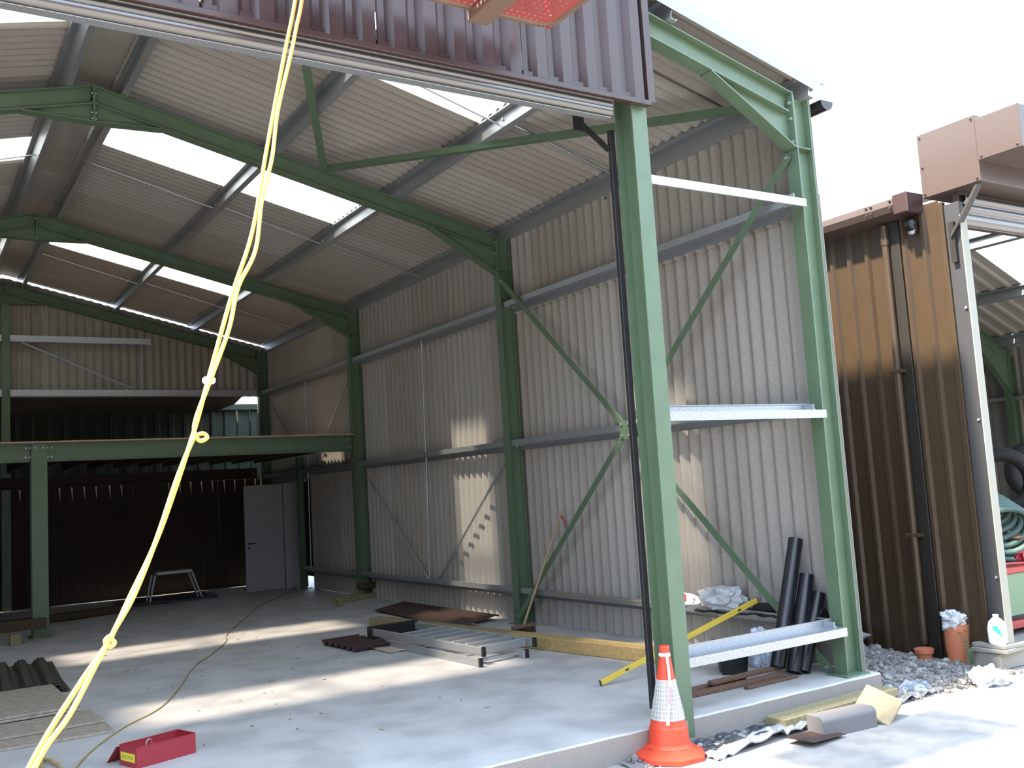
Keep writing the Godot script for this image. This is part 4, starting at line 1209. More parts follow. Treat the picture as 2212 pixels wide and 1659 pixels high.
func loose_inside() -> void:
	# two long timbers end to end along the floor
	var st := st_new()
	bar(st, Vector3(-1.17, 0.062, -5.9), Vector3(-0.80, 0.062, -3.42), 0.17, 0.12, Vector3.UP, 0.006)
	solo("timber_beam", st, M.treated, "long pale timber on the floor, farther of the two end to end, behind the ladder", "timber", "long timbers on the floor")
	st = st_new()
	bar(st, Vector3(-0.80, 0.062, -3.40), Vector3(-0.50, 0.062, -1.52), 0.17, 0.12, Vector3.UP, 0.006)
	solo("timber_beam", st, M.timber, "long honey coloured timber on the floor, nearer of the two end to end", "timber", "long timbers on the floor")
	# folded step ladder lying on its back frame
	var l := thing("step_ladder", "aluminium step ladder folded flat on the floor beside the long timbers", "ladder", Vector3(-1.4, 0, -3.5))
	var a0 := Vector3(-1.72, 0, -4.75)
	var a1 := Vector3(-1.60, 0, -2.60)
	var side := Vector3(0.52, 0, -0.06)
	for k in [[0.0, 0.035, 0.07, 0.0, 0.06], [1.0, 0.035, 0.07, 0.0, 0.05]]:
		st = st_new()
		var o: Vector3 = side * k[0]
		bar(st, a0 + o + Vector3(0.02, 0.035, 0.35), a1 + o + Vector3(-0.04 - 0.02 * k[0], 0.035, 0.0), 0.022, 0.068, Vector3.UP, 0.003)
		obj("back_stile", st, M.alu, l)
		st = st_new()
		bar(st, a0 + o + Vector3(0.0, 0.12, 0), a1 + o + Vector3(0.03 + 0.06 * k[0], 0.115, -0.06), 0.025, 0.075, Vector3.UP, 0.003)
		obj("front_stile", st, M.alu, l)
	for i in 7:
		st = st_new()
		var f := 0.30 + 0.66 * i / 6.0
		var p := a0.lerp(a1 + Vector3(0.03, 0, -0.06), f)
		bar(st, p + Vector3(0.012, 0.118, 0), p + side * 1.04 + Vector3(0.0, 0.118, 0.0), 0.02, 0.085, Vector3(0, 1, 0.3).normalized(), 0.003)
		obj("tread", st, M.alu, l)
	for i in 2:
		st = st_new()
		var p := a0.lerp(a1, 0.35 + 0.6 * i)
		bar(st, p + Vector3(0, 0.035, 0), p + side + Vector3(0, 0.035, 0), 0.03, 0.02, Vector3.UP, 0.003)
		obj("back_rung", st, M.alu, l)
	st = st_new()
	bar(st, a0 + Vector3(-0.03, 0.11, 0.0), a0 + side + Vector3(0.03, 0.11, 0.0), 0.10, 0.13, Vector3.UP, 0.01)
	obj("top_cap", st, M.black, l)
	for k in 2:
		for e in 2:
			st = st_new()
			var p: Vector3 = a1 + side * k + (Vector3(-0.04, 0.035, 0.0) if e == 0 else Vector3(0.03 + 0.06 * k, 0.115, -0.06))
			bx(st, Transform3D(Basis(), p), Vector3(0.036, 0.085, 0.03), 0.004)
			obj("foot", st, M.black, l)
	st = st_new()
	var sp := a0.lerp(a1, 0.44) + Vector3(0.01, 0.035, 0.0)
	var dir := (a1 - a0).normalized()
	bar(st, sp + Vector3(-0.0125, 0, 0), sp + dir * 0.36 + Vector3(-0.0125, 0, 0), 0.001, 0.05, Vector3.UP)
	var stick := obj("sticker", st, M.sky_blue, l)
	st = st_new()
	var rng := RandomNumberGenerator.new()
	rng.seed = 5
	for i in 16:
		var q := sp + dir * (0.02 + i * 0.0205) + Vector3(-0.0135, rng.randf_range(-0.004, 0.004), 0)
		bar(st, q + Vector3(0, -0.014, 0), q + Vector3(0, rng.randf_range(0.006, 0.016), 0), 0.001, 0.006, dir)
	obj("lettering", st, M.membrane, stick)
	# brown corrugated off-cut on card
	var prof := waves(0.84, 0.14, 0.022, 8)
	var B := Basis(Vector3.UP, 0.06)
	var oc := put("corrugated_offcut", sheet(prof, PackedFloat32Array([0.44]), 0.006, true), M.brown, null, Transform3D(B * Basis(Vector3(0, 0, 1), Vector3(1, 0, 0), Vector3(0, 1, 0)), Vector3(-2.14, 0.035, -5.12)))
	tag(oc, "small dark brown corrugated off-cut lying on the floor before the ladder top", "roofing sheet")
	st = st_new()
	cloth(st, Vector3(-1.90, 0.012, -4.75), Vector3(-1.35, 0.012, -4.85), Vector3(-1.42, 0.012, -3.95), Vector3(-1.88, 0.012, -3.98), 12, 0.008, 8, 0.006)
	solo("cardboard", st, M.card, "grey-brown piece of cardboard under the ladder and the corrugated off-cut", "cardboard")
	# two long brown flashings by the wall
	for k in 2:
		st = st_new()
		var a := Vector3(-0.40, 0.02, -7.3) if k == 0 else Vector3(-0.18, 0.02, -7.45)
		var b := Vector3(-0.50, 0.02, -4.80) if k == 0 else Vector3(-0.13, 0.02, -5.0)
		var w := 0.30
		sweep(st, PackedVector2Array([Vector2(-w / 2, 0.0), Vector2(w / 2 - 0.02, 0.05), Vector2(w / 2, 0.03), Vector2(w / 2, 0.034), Vector2(w / 2 - 0.02, 0.056), Vector2(-w / 2, 0.006)]), a, b, Vector3.UP)
		solo("metal_flashing", st, M.rust, ["long dark brown folded flashing on the floor, nearer of the two by the wall", "brown folded flashing lying against the foot of the wall, dusty and sunlit"][k], "flashing", "brown flashings on the floor")
	# broom
	var br := thing("broom", "broom with a long pale handle leaning on the right wall beside the second column", "broom", Vector3(-0.33, 0, -3.93))
	st = st_new()
	bx(st, Transform3D(Basis(Vector3.UP, 0.1), Vector3(-0.33, 0.075, -3.93)), Vector3(0.30, 0.035, 0.07), 0.008)
	var head := obj("head", st, M.oldwood, br)
	st = st_new()
	var rb := RandomNumberGenerator.new()
	rb.seed = 8
	for i in 110:
		var p := Vector3(-0.33 + rb.randf_range(-0.14, 0.14), 0.06, -3.93 + rb.randf_range(-0.028, 0.028))
		bar(st, p, p + Vector3(rb.randf_range(-0.012, 0.012), -0.055, rb.randf_range(-0.012, 0.012)), 0.006, 0.006, Vector3.BACK)
	obj("bristles", st, M.darkwood, br).set_meta("kind", "stuff")
	st = st_new()
	rod(st, Vector3(-0.335, 0.08, -3.93), Vector3(0.10, 1.24, -3.72), 0.013, 10)
	obj("handle", st, M.paletimber, br)
	st = st_new()
	tube(st, smooth_line(PackedVector3Array([Vector3(0.085, 1.22, -3.72), Vector3(0.10, 1.15, -3.68), Vector3(0.10, 1.08, -3.64), Vector3(0.11, 1.06, -3.62), Vector3(0.11, 1.12, -3.64), Vector3(0.09, 1.21, -3.70)]), 4), 0.005, 6)
	obj("hanging_loop", st, M.red, br)
	# blocks of timber at the foot of the third column
	var blocks := [[Vector3(-0.30, 0.05, -8.95), Vector3(0.36, 0.09, 0.10), 0.25, "pale timber block lying left of the third column's foot"], [Vector3(-0.58, 0.05, -8.48), Vector3(0.08, 0.10, 0.08), 0.2, "small upright timber offcut farthest from the third column"], [Vector3(0.02, 0.04, -9.02), Vector3(0.42, 0.08, 0.12), 0.1, "timber block at the foot of the third column, under the others"], [Vector3(-0.02, 0.12, -9.04), Vector3(0.1, 0.08, 0.08), 0.3, "small timber block on top of the lower block by the third column"], [Vector3(0.08, 0.20, -8.98), Vector3(0.30, 0.08, 0.10), 0.05, "dark timber block, uppermost of the pile by the third column"]]
	for b in blocks:
		st = st_new()
		bx(st, Transform3D(Basis(Vector3.UP, b[2]), b[0]), b[1], 0.004)
		solo("timber_block", st, M.treated if not b[3].begins_with("dark") else M.darkwood, b[3], "timber block", "timber blocks by the third column")
	# hop-up platform
	var h := thing("hop_up", "folding aluminium hop-up platform standing in the dark under the mezzanine", "hop-up", Vector3(-2.05, 0, -12.1))
	part_box("deck", Vector3(-2.34, 0.46, -12.3), Vector3(-1.76, 0.51, -12.0), M.alu, h, 0.006)
	for q in [[-2.36, -2.46, -12.02], [-1.76, -1.60, -12.02], [-2.36, -2.46, -12.28], [-1.76, -1.60, -12.28]]:
		st = st_new()
		bar(st, Vector3(q[0], 0.46, q[2]), Vector3(q[1], 0.0, q[2]), 0.03, 0.045, Vector3.BACK, 0.004)
		obj("leg", st, M.alu, h)
	st = st_new()
	cloth(st, Vector3(-2.85, 0.02, -12.9), Vector3(-1.35, 0.02, -12.9), Vector3(-1.35, 0.02, -11.95), Vector3(-2.85, 0.02, -11.95), 41, 0.05, 12, 0.02)
	solo("tarpaulin", st, M.membrane, "black tarpaulin spread under the hop-up platform", "tarpaulin")
	# timbers in the dark on the left
	var lt := [[Vector3(-5.6, 0.22, -8.7), Vector3(-4.38, 0.22, -8.75), 0.1, 0.13, "dark timber lying across small blocks left of the mezzanine post"], [Vector3(-5.2, 0.06, -10.6), Vector3(-3.1, 0.06, -11.2), 0.16, 0.1, "long dark plank on the floor behind the mezzanine post"], [Vector3(-4.80, 0.065, -8.62), Vector3(-4.68, 0.065, -8.62), 0.1, 0.13, "small pale block under the raised dark timber"]]
	for b in lt:
		st = st_new()
		bar(st, b[0], b[1], b[2], b[3], Vector3.UP, 0.005)
		solo("dark_timber", st, M.darkwood if b[4].find("pale") < 0 else M.treated, b[4], "timber", "timbers under the mezzanine")
	# olive corrugated sheets at the left edge
	for k in 2:
		var pr := ribs(1.3, 0.177, 0.055, 0.3, 0.32)
		var o := put("old_roofing_sheet", sheet(pr, PackedFloat32Array([1.85]), 0.008, false), M.olive, null, Transform3D(Basis(Vector3.UP, -0.03 - 0.03 * k) * Basis(Vector3(-1, 0, 0), Vector3(0, 0, 1), Vector3(0, 1, 0)), Vector3(-4.62 + 0.03 * k, 0.016 + 0.014 * k, -6.45 - 0.03 * k)))
		tag(o, ["mossy grey-brown corrugated roofing sheet at the left, lower of the pair", "mossy grey-brown corrugated roofing sheet at the left, on top of another"][k], "roofing sheet", "mossy roofing sheets")
	# plywood sheets
	var ply := [[Vector3(-5.35, 0.010, -2.88), Vector3(1.36, 0.018, 0.62), -0.02, "plywood strip on the floor, lowest and nearest of the stacked boards"], [Vector3(-5.36, 0.030, -3.10), Vector3(1.34, 0.018, 0.5), 0.04, "plywood strip lying on the lowest board, second of the stack"], [Vector3(-5.40, 0.052, -3.98), Vector3(1.24, 0.018, 1.25), 0.03, "wide plywood sheet on the strips, under the topmost one"], [Vector3(-5.42, 0.072, -4.0), Vector3(1.24, 0.018, 1.25), 0.02, "wide plywood sheet on top of the boards at the left edge"]]
	for b in ply:
		st = st_new()
		bx(st, Transform3D(Basis(Vector3.UP, b[2]), b[0]), b[1], 0.002)
		solo("plywood_sheet", st, M.ply2, b[3], "plywood", "plywood boards")
	# red open toolbox with its lid turned out
	var t := thing("toolbox", "open red metal toolbox with a yellow written label on its end", "toolbox", Vector3(-4.58, 0, -1.52))
	var bt := Transform3D(Basis(Vector3.UP, 0.0), Vector3(-4.585, 0, -1.56))
	bt.basis = Basis(Vector3.UP, 0.32)
	var L := 0.40; var W := 0.20; var H := 0.12
	st = st_new()
	for e in [[Vector3(0, H / 2, W / 2), Vector3(L, H, 0.003)], [Vector3(0, H / 2, -W / 2), Vector3(L, H, 0.003)], [Vector3(L / 2, H / 2, 0), Vector3(0.003, H, W)], [Vector3(-L / 2, H / 2, 0), Vector3(0.003, H, W)], [Vector3(0, 0.003, 0), Vector3(L, 0.003, W)]]:
		bx(st, bt * Transform3D(Basis(), e[0]), e[1], 0.001)
	for e in [[Vector3(0, H, W / 2), Vector3(L, 0.008, 0.008)], [Vector3(0, H, -W / 2), Vector3(L, 0.008, 0.008)], [Vector3(L / 2, H, 0), Vector3(0.008, 0.008, W)], [Vector3(-L / 2, H, 0), Vector3(0.008, 0.008, W)]]:
		bx(st, bt * Transform3D(Basis(), e[0]), e[1], 0.002)
	var bd := obj("body", st, M.red, t)
	st = st_new()
	bx(st, bt * Transform3D(Basis(), Vector3(-L / 2 - 0.003, 0.058, 0.0)), Vector3(0.001, 0.05, 0.165), 0.0)
	obj("label_strip", st, M.label, bd)
	st = st_new()
	for k in 8:
		var z := -0.06 + k * 0.017
		bx(st, bt * Transform3D(Basis(Vector3.RIGHT, 0.3 * sin(k * 2.1)), Vector3(-L / 2 - 0.0038, 0.058, z)), Vector3(0.0006, 0.018 if k % 3 else 0.026, 0.003), 0.0)
		if k % 2 == 0:
			bx(st, bt * Transform3D(Basis(Vector3.RIGHT, 1.2), Vector3(-L / 2 - 0.0038, 0.056 + 0.004 * sin(k * 1.7), z + 0.005)), Vector3(0.0006, 0.011, 0.003), 0.0)
	obj("handwriting", st, M.ink, bd)
	st = st_new()
	bx(st, bt * Transform3D(Basis(Vector3(1, 0, 0), -0.75), Vector3(-0.02, 0.055, -W / 2 - 0.065)), Vector3(L, 0.003, 0.16), 0.001)
	obj("lid", st, M.red, t)
	st = st_new()
	tube(st, smooth_line(PackedVector3Array([bt * Vector3(-0.10, 0.02, 0.02), bt * Vector3(-0.09, 0.12, 0.02), bt * Vector3(-0.06, 0.13, 0.02), bt * Vector3(-0.04, 0.02, 0.02)]), 5), 0.004, 6)
	obj("wire_handle", st, M.galv, t)
	st = st_new()
	bar(st, bt * Vector3(-0.06, 0.03, 0.0), bt * Vector3(0.15, 0.06, 0.02), 0.05, 0.02, Vector3.UP, 0.004)
	solo("sanding_block", st, M.card, "small grey-brown tool lying inside the red toolbox", "tool")
	# thin cord across the floor to the door
	st = st_new()
	tube(st, smooth_line(PackedVector3Array([Vector3(-5.10, 0.008, -1.45), Vector3(-5.04, 0.006, -1.70), Vector3(-4.88, 0.006, -2.11), Vector3(-4.58, 0.006, -2.66), Vector3(-4.26, 0.006, -3.09), Vector3(-3.97, 0.006, -3.72), Vector3(-3.52, 0.006, -4.92), Vector3(-3.20, 0.006, -5.52), Vector3(-2.79, 0.006, -6.40), Vector3(-2.61, 0.006, -6.99), Vector3(-1.96, 0.006, -8.42), Vector3(-1.37, 0.006, -9.68), Vector3(-0.72, 0.006, -10.74), Vector3(0.0, 0.008, -11.9)]), 6), 0.0045, 6)
	solo("floor_cord", st, M.floorcord, "thin yellowish cord snaking across the concrete floor towards the white door", "cord")
	st = st_new()
	var rc := RandomNumberGenerator.new()
	rc.seed = 23
	for i in 46:
		var q := Vector3(rc.randf_range(-4.3, -2.3), 0.004, rc.randf_range(-7.2, -1.0))
		bx(st, Transform3D(Basis(Vector3.UP, rc.randf() * 6.0), q), Vector3(rc.randf_range(0.012, 0.05), 0.006, rc.randf_range(0.004, 0.012)), 0.001)
	var lt2 := solo("wood_chips", st, M.paletimber, "small wood chips scattered over the concrete floor", "wood chips")
	lt2.set_meta("kind", "stuff")
	# pair of pliers at the lower left corner
	var pl := thing("pliers", "pliers with worn yellow grips lying on the floor at the lower left corner", "pliers", Vector3(-5.17, 0, -1.95))
	st = st_new()
	tube(st, smooth_line(PackedVector3Array([Vector3(-5.19, 0.02, -2.06), Vector3(-5.15, 0.02, -1.98), Vector3(-5.14, 0.02, -1.88), Vector3(-5.12, 0.02, -1.78)]), 4), 0.011, 8)
	obj("grip", st, M.timber, pl)
	st = st_new()
	tube(st, smooth_line(PackedVector3Array([Vector3(-5.19, 0.02, -2.06), Vector3(-5.20, 0.02, -1.98), Vector3(-5.21, 0.02, -1.88), Vector3(-5.22, 0.02, -1.76)]), 4), 0.011, 8)
	obj("grip", st, M.timber, pl)
	st = st_new()
	bx(st, Transform3D(Basis(Vector3.UP, 0.2), Vector3(-5.205, 0.018, -2.12)), Vector3(0.04, 0.02, 0.14), 0.006)
	obj("jaw", st, M.galv, pl)

func loose_by_wall() -> void:
	# black plastic pipes leaning in the front corner
	var ps := [[Vector3(-0.27, 0.06, -0.43), Vector3(0.10, 1.0, -0.47), 0.058, "tallest black plastic pipe leaning in the front corner"], [Vector3(-0.20, 0.02, -0.34), Vector3(0.10, 0.72, -0.39), 0.058, "middle black plastic pipe of three leaning in the front corner"], [Vector3(-0.12, 0.02, -0.32), Vector3(0.14, 0.58, -0.32), 0.055, "shortest black plastic pipe leaning in the front corner, rightmost"]]
	for p in ps:
		var st := st_new()
		pipe(st, p[0], p[1], p[2], 0.004)
		solo("plastic_pipe", st, M.pipe, p[3], "pipe", "black plastic pipes")
	# yellow spirit level leaning on the lowest girt
	var t := thing("spirit_level", "long yellow spirit level propped from the floor onto the lowest girt", "spirit level", Vector3(-1.41, 0, -1.14))
	var a := Vector3(-1.43, 0.028, -1.14)
	var b := Vector3(0.03, 0.50, -0.88)
	var st := st_new()
	bar(st, a, b, 0.024, 0.042, Vector3.UP, 0.003)
	obj("body", st, M.yellow, t)
	for f in [0.14, 0.5, 0.86]:
		st = st_new()
		var p := a.lerp(b, f)
		bar(st, p, p + (b - a).normalized() * 0.04, 0.026, 0.02, Vector3.UP, 0.003)
		obj("vial", st, M.membrane, t)
	for e in [a, b]:
		st = st_new()
		var d := (b - a).normalized() * (0.008 if e == b else -0.008)
		bar(st, e, e + d, 0.026, 0.045, Vector3.UP, 0.002)
		obj("end_cap", st, M.membrane, t)
	# old battens in a pile
	var bs := [[Vector3(-1.27, 0.016, -0.36), Vector3(-0.30, 0.016, -0.36), 0.07, 0.03, "old brown batten, nearest of the pile beside the door post"], [Vector3(-1.22, 0.016, -0.46), Vector3(-0.55, 0.016, -0.52), 0.06, 0.03, "old brown batten, rearmost on the floor in the pile"], [Vector3(-0.98, 0.05, -0.42), Vector3(-0.22, 0.05, -0.46), 0.06, 0.028, "old brown batten on top of the pile"], [Vector3(-0.80, 0.012, -0.25), Vector3(-0.25, 0.012, -0.27), 0.05, 0.02, "thin splintered batten in front of the pile"]]
	for q in bs:
		st = st_new()
		bar(st, q[0], q[1], q[2], q[3], Vector3.UP, 0.004)
		solo("batten", st, M.oldwood, q[4], "batten", "old battens")
	# black bucket and clear bag under the girt
	var bk := thing("bucket", "black plastic tub with plaster splashes under the lowest front girt", "bucket", Vector3(-0.42, 0, -0.74))
	st = st_new()
	var bt := Transform3D(Basis(Vector3.UP, 0.2), Vector3(-0.42, 0.0, -0.76))
	lathe(st, PackedVector2Array([Vector2(0, 0.004), Vector2(0.13, 0.0), Vector2(0.165, 0.22), Vector2(0.185, 0.235), Vector2(0.185, 0.245), Vector2(0.16, 0.235), Vector2(0.125, 0.01)]), bt, 4, 1.0, 1.0)
	obj("body", st, M.black, bk)
	st = st_new()
	crumple(st, Vector3(-0.10, 0.13, -0.76), Vector3(0.11, 0.16, 0.1), 71, 0.2, 12)
	solo("clear_bag", st, M.clear, "clear plastic bag standing between the black tub and the black pipes", "plastic bag")
	# on the lowest girt
	st = st_new()
	crumple(st, Vector3(0.09, 0.47, -1.35), Vector3(0.11, 0.11, 0.24), 72, 0.28, 18, 1.5)
	solo("plastic_wrap", st, M.bag, "crumpled white plastic wrap lying on the lowest girt", "plastic wrap")
	var rw := thing("paper_sack", "white paper sack with red print on the lowest girt behind the door post", "sack", Vector3(0.09, 0.38, -1.85))
	st = st_new()
	crumple(st, Vector3(0.09, 0.43, -1.86), Vector3(0.09, 0.07, 0.2), 73, 0.12, 12)
	obj("sack", st, M.tape, rw)
	st = st_new()
	crumple(st, Vector3(0.035, 0.455, -1.80), Vector3(0.05, 0.045, 0.06), 74, 0.1, 8)
	obj("red_print", st, M.redprint, rw)
	st = st_new()
	cloth(st, Vector3(0.0, 0.36, -1.62), Vector3(0.18, 0.38, -1.62), Vector3(0.18, 0.42, -0.2), Vector3(0.0, 0.38, -0.2), 75, 0.03, 14, 0.012, 4.0)
	solo("black_sheeting", st, M.black, "folded black plastic sheeting along the lowest girt behind the pipes", "plastic sheeting")
	st = st_new()
	tube(st, smooth_line(PackedVector3Array([Vector3(0.08, 0.43, -0.95), Vector3(0.09, 0.45, -0.6), Vector3(0.1, 0.43, -0.25)]), 5), 0.04, 10)
	solo("sheeting_roll", st, M.rubber, "rolled black membrane on the lowest girt near the front corner", "membrane")
	for k in 1:
		st = st_new()
		bar(st, Vector3(0.07, 0.385, -3.95), Vector3(0.07, 0.39, -2.1), 0.09, 0.016, Vector3.UP, 0.003)
		solo("thin_board", st, M.treated, "thin greenish board lying along the lowest girt of the front bay", "board")
	st = st_new()
	crumple(st, Vector3(0.08, 0.385, -9.4), Vector3(0.05, 0.03, 0.12), 76, 0.4, 8)
	solo("glove", st, M.membrane, "dark work glove on the lowest girt behind the third column", "glove")

func loose_outside() -> void:
	# traffic cone
	var C := Vector3(-1.915, GY, 0.18)
	var t := thing("traffic_cone", "orange traffic cone with a white reflective sleeve in front of the green door post", "traffic cone", C)
	var T := Transform3D(Basis(Vector3.FORWARD, 0.03), C)
	var st := st_new()
	lathe(st, PackedVector2Array([Vector2(0.235, 0.0), Vector2(0.235, 0.028), Vector2(0.215, 0.04), Vector2(0.145, 0.075)]), T * Transform3D(Basis(Vector3.UP, 0.35)), 8)
	obj("base", st, M.orange, t)
	st = st_new()
	lathe(st, PackedVector2Array([Vector2(0.15, 0.07), Vector2(0.128, 0.09), Vector2(0.118, 0.185), Vector2(0.112, 0.195), Vector2(0.104, 0.235)]), T, 32)
	obj("lower_body", st, M.orange, t)
	st = st_new()
	lathe(st, PackedVector2Array([Vector2(0.106, 0.233), Vector2(0.0585, 0.472), Vector2(0.057, 0.472)]), T, 32)
	var sl := obj("reflective_sleeve", st, M.sleeve, t)
	st = st_new()
	for k in 10:
		var y := 0.24 + k * 0.0254
		var r := 0.1065 - 0.0478 * (y - 0.233) / 0.239
		lathe(st, PackedVector2Array([Vector2(r, y - 0.0022), Vector2(r + 0.0008, y), Vector2(r - 0.0004, y + 0.0022)]), T, 32)
	for k in 26:
		var f := TAU * k / 26
		var p := T * Vector3(cos(f) * 0.1067, 0.234, sin(f) * 0.1067)
		var q := T * Vector3(cos(f) * 0.0591, 0.471, sin(f) * 0.0591)
		bar(st, p, q, 0.004, 0.0012, T.basis * Vector3(cos(f), 0.2, sin(f)).normalized())
	obj("sleeve_grid", st, M.sleeve_line, sl)
	st = st_new()
	lathe(st, PackedVector2Array([Vector2(0.0585, 0.47), Vector2(0.036, 0.61), Vector2(0.030, 0.625), Vector2(0.032, 0.635), Vector2(0.034, 0.665), Vector2(0.031, 0.675), Vector2(0.018, 0.675), Vector2(0.016, 0.64)]), T, 28)
	obj("top", st, M.orange, t)
	st = st_new()
	lathe(st, PackedVector2Array([Vector2(0.036, 0.61), Vector2(0.0375, 0.615), Vector2(0.0345, 0.632)]), T, 24)
	# ribbon hanging down the side towards the viewer
	var dirv := Vector3(-0.62, 0, 0.78).normalized()
	var rl := []
	for k in 14:
		var f := k / 13.0
		var y := lerpf(0.62, 0.215, f)
		var r := 0.042 + 0.075 * (0.62 - y) / 0.385
		var d := dirv.rotated(Vector3.UP, 0.25 + 0.10 * sin(f * 5.0) - 0.2 * f)
		rl.append(T * (d * (r + 0.004) + Vector3(0, y, 0)))
	for k in 13:
		bar(st, rl[k], rl[k + 1], 0.018, 0.0015, (rl[k] - C).normalized() * Vector3(1, 0, 1))
	obj("barrier_tape", st, M.tape, t)
	st = st_new()
	bar(st, rl[6] + dirv * 0.002, rl[9] + dirv * 0.002, 0.0182, 0.0012, dirv)
	obj("tape_band", st, M.tape_red, t)
	# gravel strip
	var no := FastNoiseLite.new()
	no.seed = 91; no.frequency = 1.7
	var gs := st_new()
	var fx := func(x: float, z: float) -> float:
		var edge := clampf(minf((0.10 + 0.22 * clampf((x + 0.4) / 2.0, 0.0, 1.0) + 0.22 - z) * 6.0, 1.0), 0.0, 1.0)
		var pile := 0.09 * exp(-pow((x - 1.1) / 0.7, 2.0) - pow((z + 1.3) / 0.9, 2.0))
		return GY - 0.01 + edge * (0.025 + 0.012 * no.get_noise_2d(x * 3.0, z * 3.0) + pile)
	var st2 := 0.06
	for i in 64:
		for k in 62:
			var x := -2.25 + i * st2
			var z := -3.2 + k * st2
			if x < 0.28 and z < 0.085:
				continue
			if x > 1.62:
				continue
			face(gs, Vector3(x, fx.call(x, z), z), Vector3(x + st2, fx.call(x + st2, z), z), Vector3(x + st2, fx.call(x + st2, z + st2), z + st2), Vector3(x, fx.call(x, z + st2), z + st2), Vector3.UP)
	var g := obj("gravel_bed", gs, M.gravel)
	g.set_meta("kind", "stuff"); tag(g, "grey gravel bed between the slab and the neighbouring shed", "gravel")
	# loose stones
	var rng := RandomNumberGenerator.new()
	rng.seed = 17
	for v in 4:
		var ms := st_new()
		crumple(ms, Vector3.ZERO, Vector3(1, 0.65, 0.85), 100 + v, 0.25, 4)
		var mm := MultiMesh.new()
		mm.transform_format = MultiMesh.TRANSFORM_3D
		mm.mesh = ms.commit()
		mm.instance_count = 1100
		for i in 1100:
			var x := rng.randf_range(0.28, 1.55)
			var z := rng.randf_range(-2.6, 0.40)
			if i % 3 == 0:
				x = rng.randf_range(-2.2, 1.5); z = rng.randf_range(0.11, 0.33)
			var r := rng.randf_range(0.006, 0.016) if rng.randf() < 0.85 else rng.randf_range(0.018, 0.034)
			mm.set_instance_transform(i, Transform3D(Basis.from_euler(Vector3(rng.randf() * 6, rng.randf() * 6, rng.randf() * 6)).scaled_local(Vector3.ONE * r), Vector3(x, fx.call(x, z) + r * 0.3, z)))
		var mi := MultiMeshInstance3D.new()
		mi.multimesh = mm; mi.material_override = M.stone[v]
		mi.name = nm("loose_stones"); add_child(mi, true)
		mi.set_meta("kind", "stuff"); tag(mi, "scattered loose stones on the gravel between the sheds", "stones", "loose stones")
	# plank along the slab edge, kerb stone, tilted offcut
	st = st_new()
	bar(st, Vector3(-1.02, -0.115, 0.22), Vector3(0.20, -0.105, 0.19), 0.17, 0.06, Vector3.UP, 0.005)
	solo("scaffold_plank", st, M.treated, "greenish treated plank lying along the front edge of the slab", "plank")
	var k := st_new()
	var kp := PackedVector2Array()
	for j in 7:
		var f := PI - PI / 2 * j / 6.0
		kp.append(Vector2(-0.03 + cos(f) * 0.035, 0.095 + sin(f) * 0.035))
	kp.append_array(PackedVector2Array([Vector2(0.075, 0.13), Vector2(0.075, 0.0), Vector2(-0.065, 0.0)]))
	extr(k, kp, Transform3D(Basis(Vector3(0.08, 0, -1).normalized(), Vector3.UP, Vector3(1, 0, 0.08).normalized()), Vector3(-0.96, GY, 0.51)), 0.48)
	solo("kerb_stone", k, M.kerb, "rounded grey concrete kerb stone in front of the greenish plank", "kerb stone")
	st = st_new()
	bx(st, Transform3D(Basis(Vector3.UP, 0.25) * Basis(Vector3.FORWARD, -0.42) * Basis(Vector3.RIGHT, 0.45), Vector3(-0.33, -0.085, 0.50)), Vector3(0.28, 0.05, 0.25), 0.006)
	solo("timber_offcut", st, M.paletimber, "pale sawn timber offcut tilted against the kerb stone", "timber")
	# membranes along the slab foot
	st = st_new()
	cloth(st, Vector3(-1.72, -0.165, 0.12), Vector3(-0.86, -0.15, 0.12), Vector3(-0.95, -0.15, 0.30), Vector3(-1.75, -0.165, 0.34), 81, 0.035, 16, 0.01, 3.0)
	solo("black_membrane", st, M.membrane, "black damp-proof membrane folded along the foot of the slab beside the cone", "membrane")
	st = st_new()
	cloth(st, Vector3(-1.78, -0.16, 0.36), Vector3(-0.80, -0.13, 0.20), Vector3(-0.82, -0.14, 0.36), Vector3(-1.78, -0.165, 0.46), 82, 0.05, 18, 0.008, 3.4)
	solo("silver_membrane", st, M.silver, "silvery plastic membrane strip lying in front of the black membrane", "membrane")
	st = st_new()
	bx(st, Transform3D(Basis(Vector3.UP, 0.12) * Basis(Vector3.FORWARD, 0.06), Vector3(-1.02, GY + 0.03, 0.56)), Vector3(0.36, 0.006, 0.20), 0.001)
	solo("brown_offcut", st, M.rust, "flat brown metal offcut on the gravel before the kerb stone", "flashing")
	st = st_new()
	cloth(st, Vector3(0.05, -0.14, 0.08), Vector3(0.62, -0.15, 0.06), Vector3(0.72, -0.16, 0.32), Vector3(0.0, -0.155, 0.36), 83, 0.05, 14, 0.008, 3.4)
	solo("plastic_sheet", st, M.silver, "torn grey plastic sheet on the gravel right of the tilted offcut", "plastic sheet")
	st = st_new()
	crumple(st, Vector3(1.08, -0.12, 0.42), Vector3(0.15, 0.08, 0.12), 84, 0.3, 16, 1.4)
	solo("white_plastic", st, M.bag, "crumpled white plastic in the sun on the gravel before the concrete block", "plastic")
	st = st_new()
	crumple(st, Vector3(1.38, -0.04, -1.35), Vector3(0.2, 0.22, 0.35), 85, 0.3, 16, 1.4)
	solo("grey_sheeting", st, M.silver, "grey crumpled sheeting heaped at the foot of the brown wall behind the corner column", "plastic sheet")
	# terracotta pots
	var p := thing("plant_pot", "small terracotta pot half sunk in the gravel under the brown downpipe", "plant pot", Vector3(1.50, GY, -0.42))
	st = st_new()
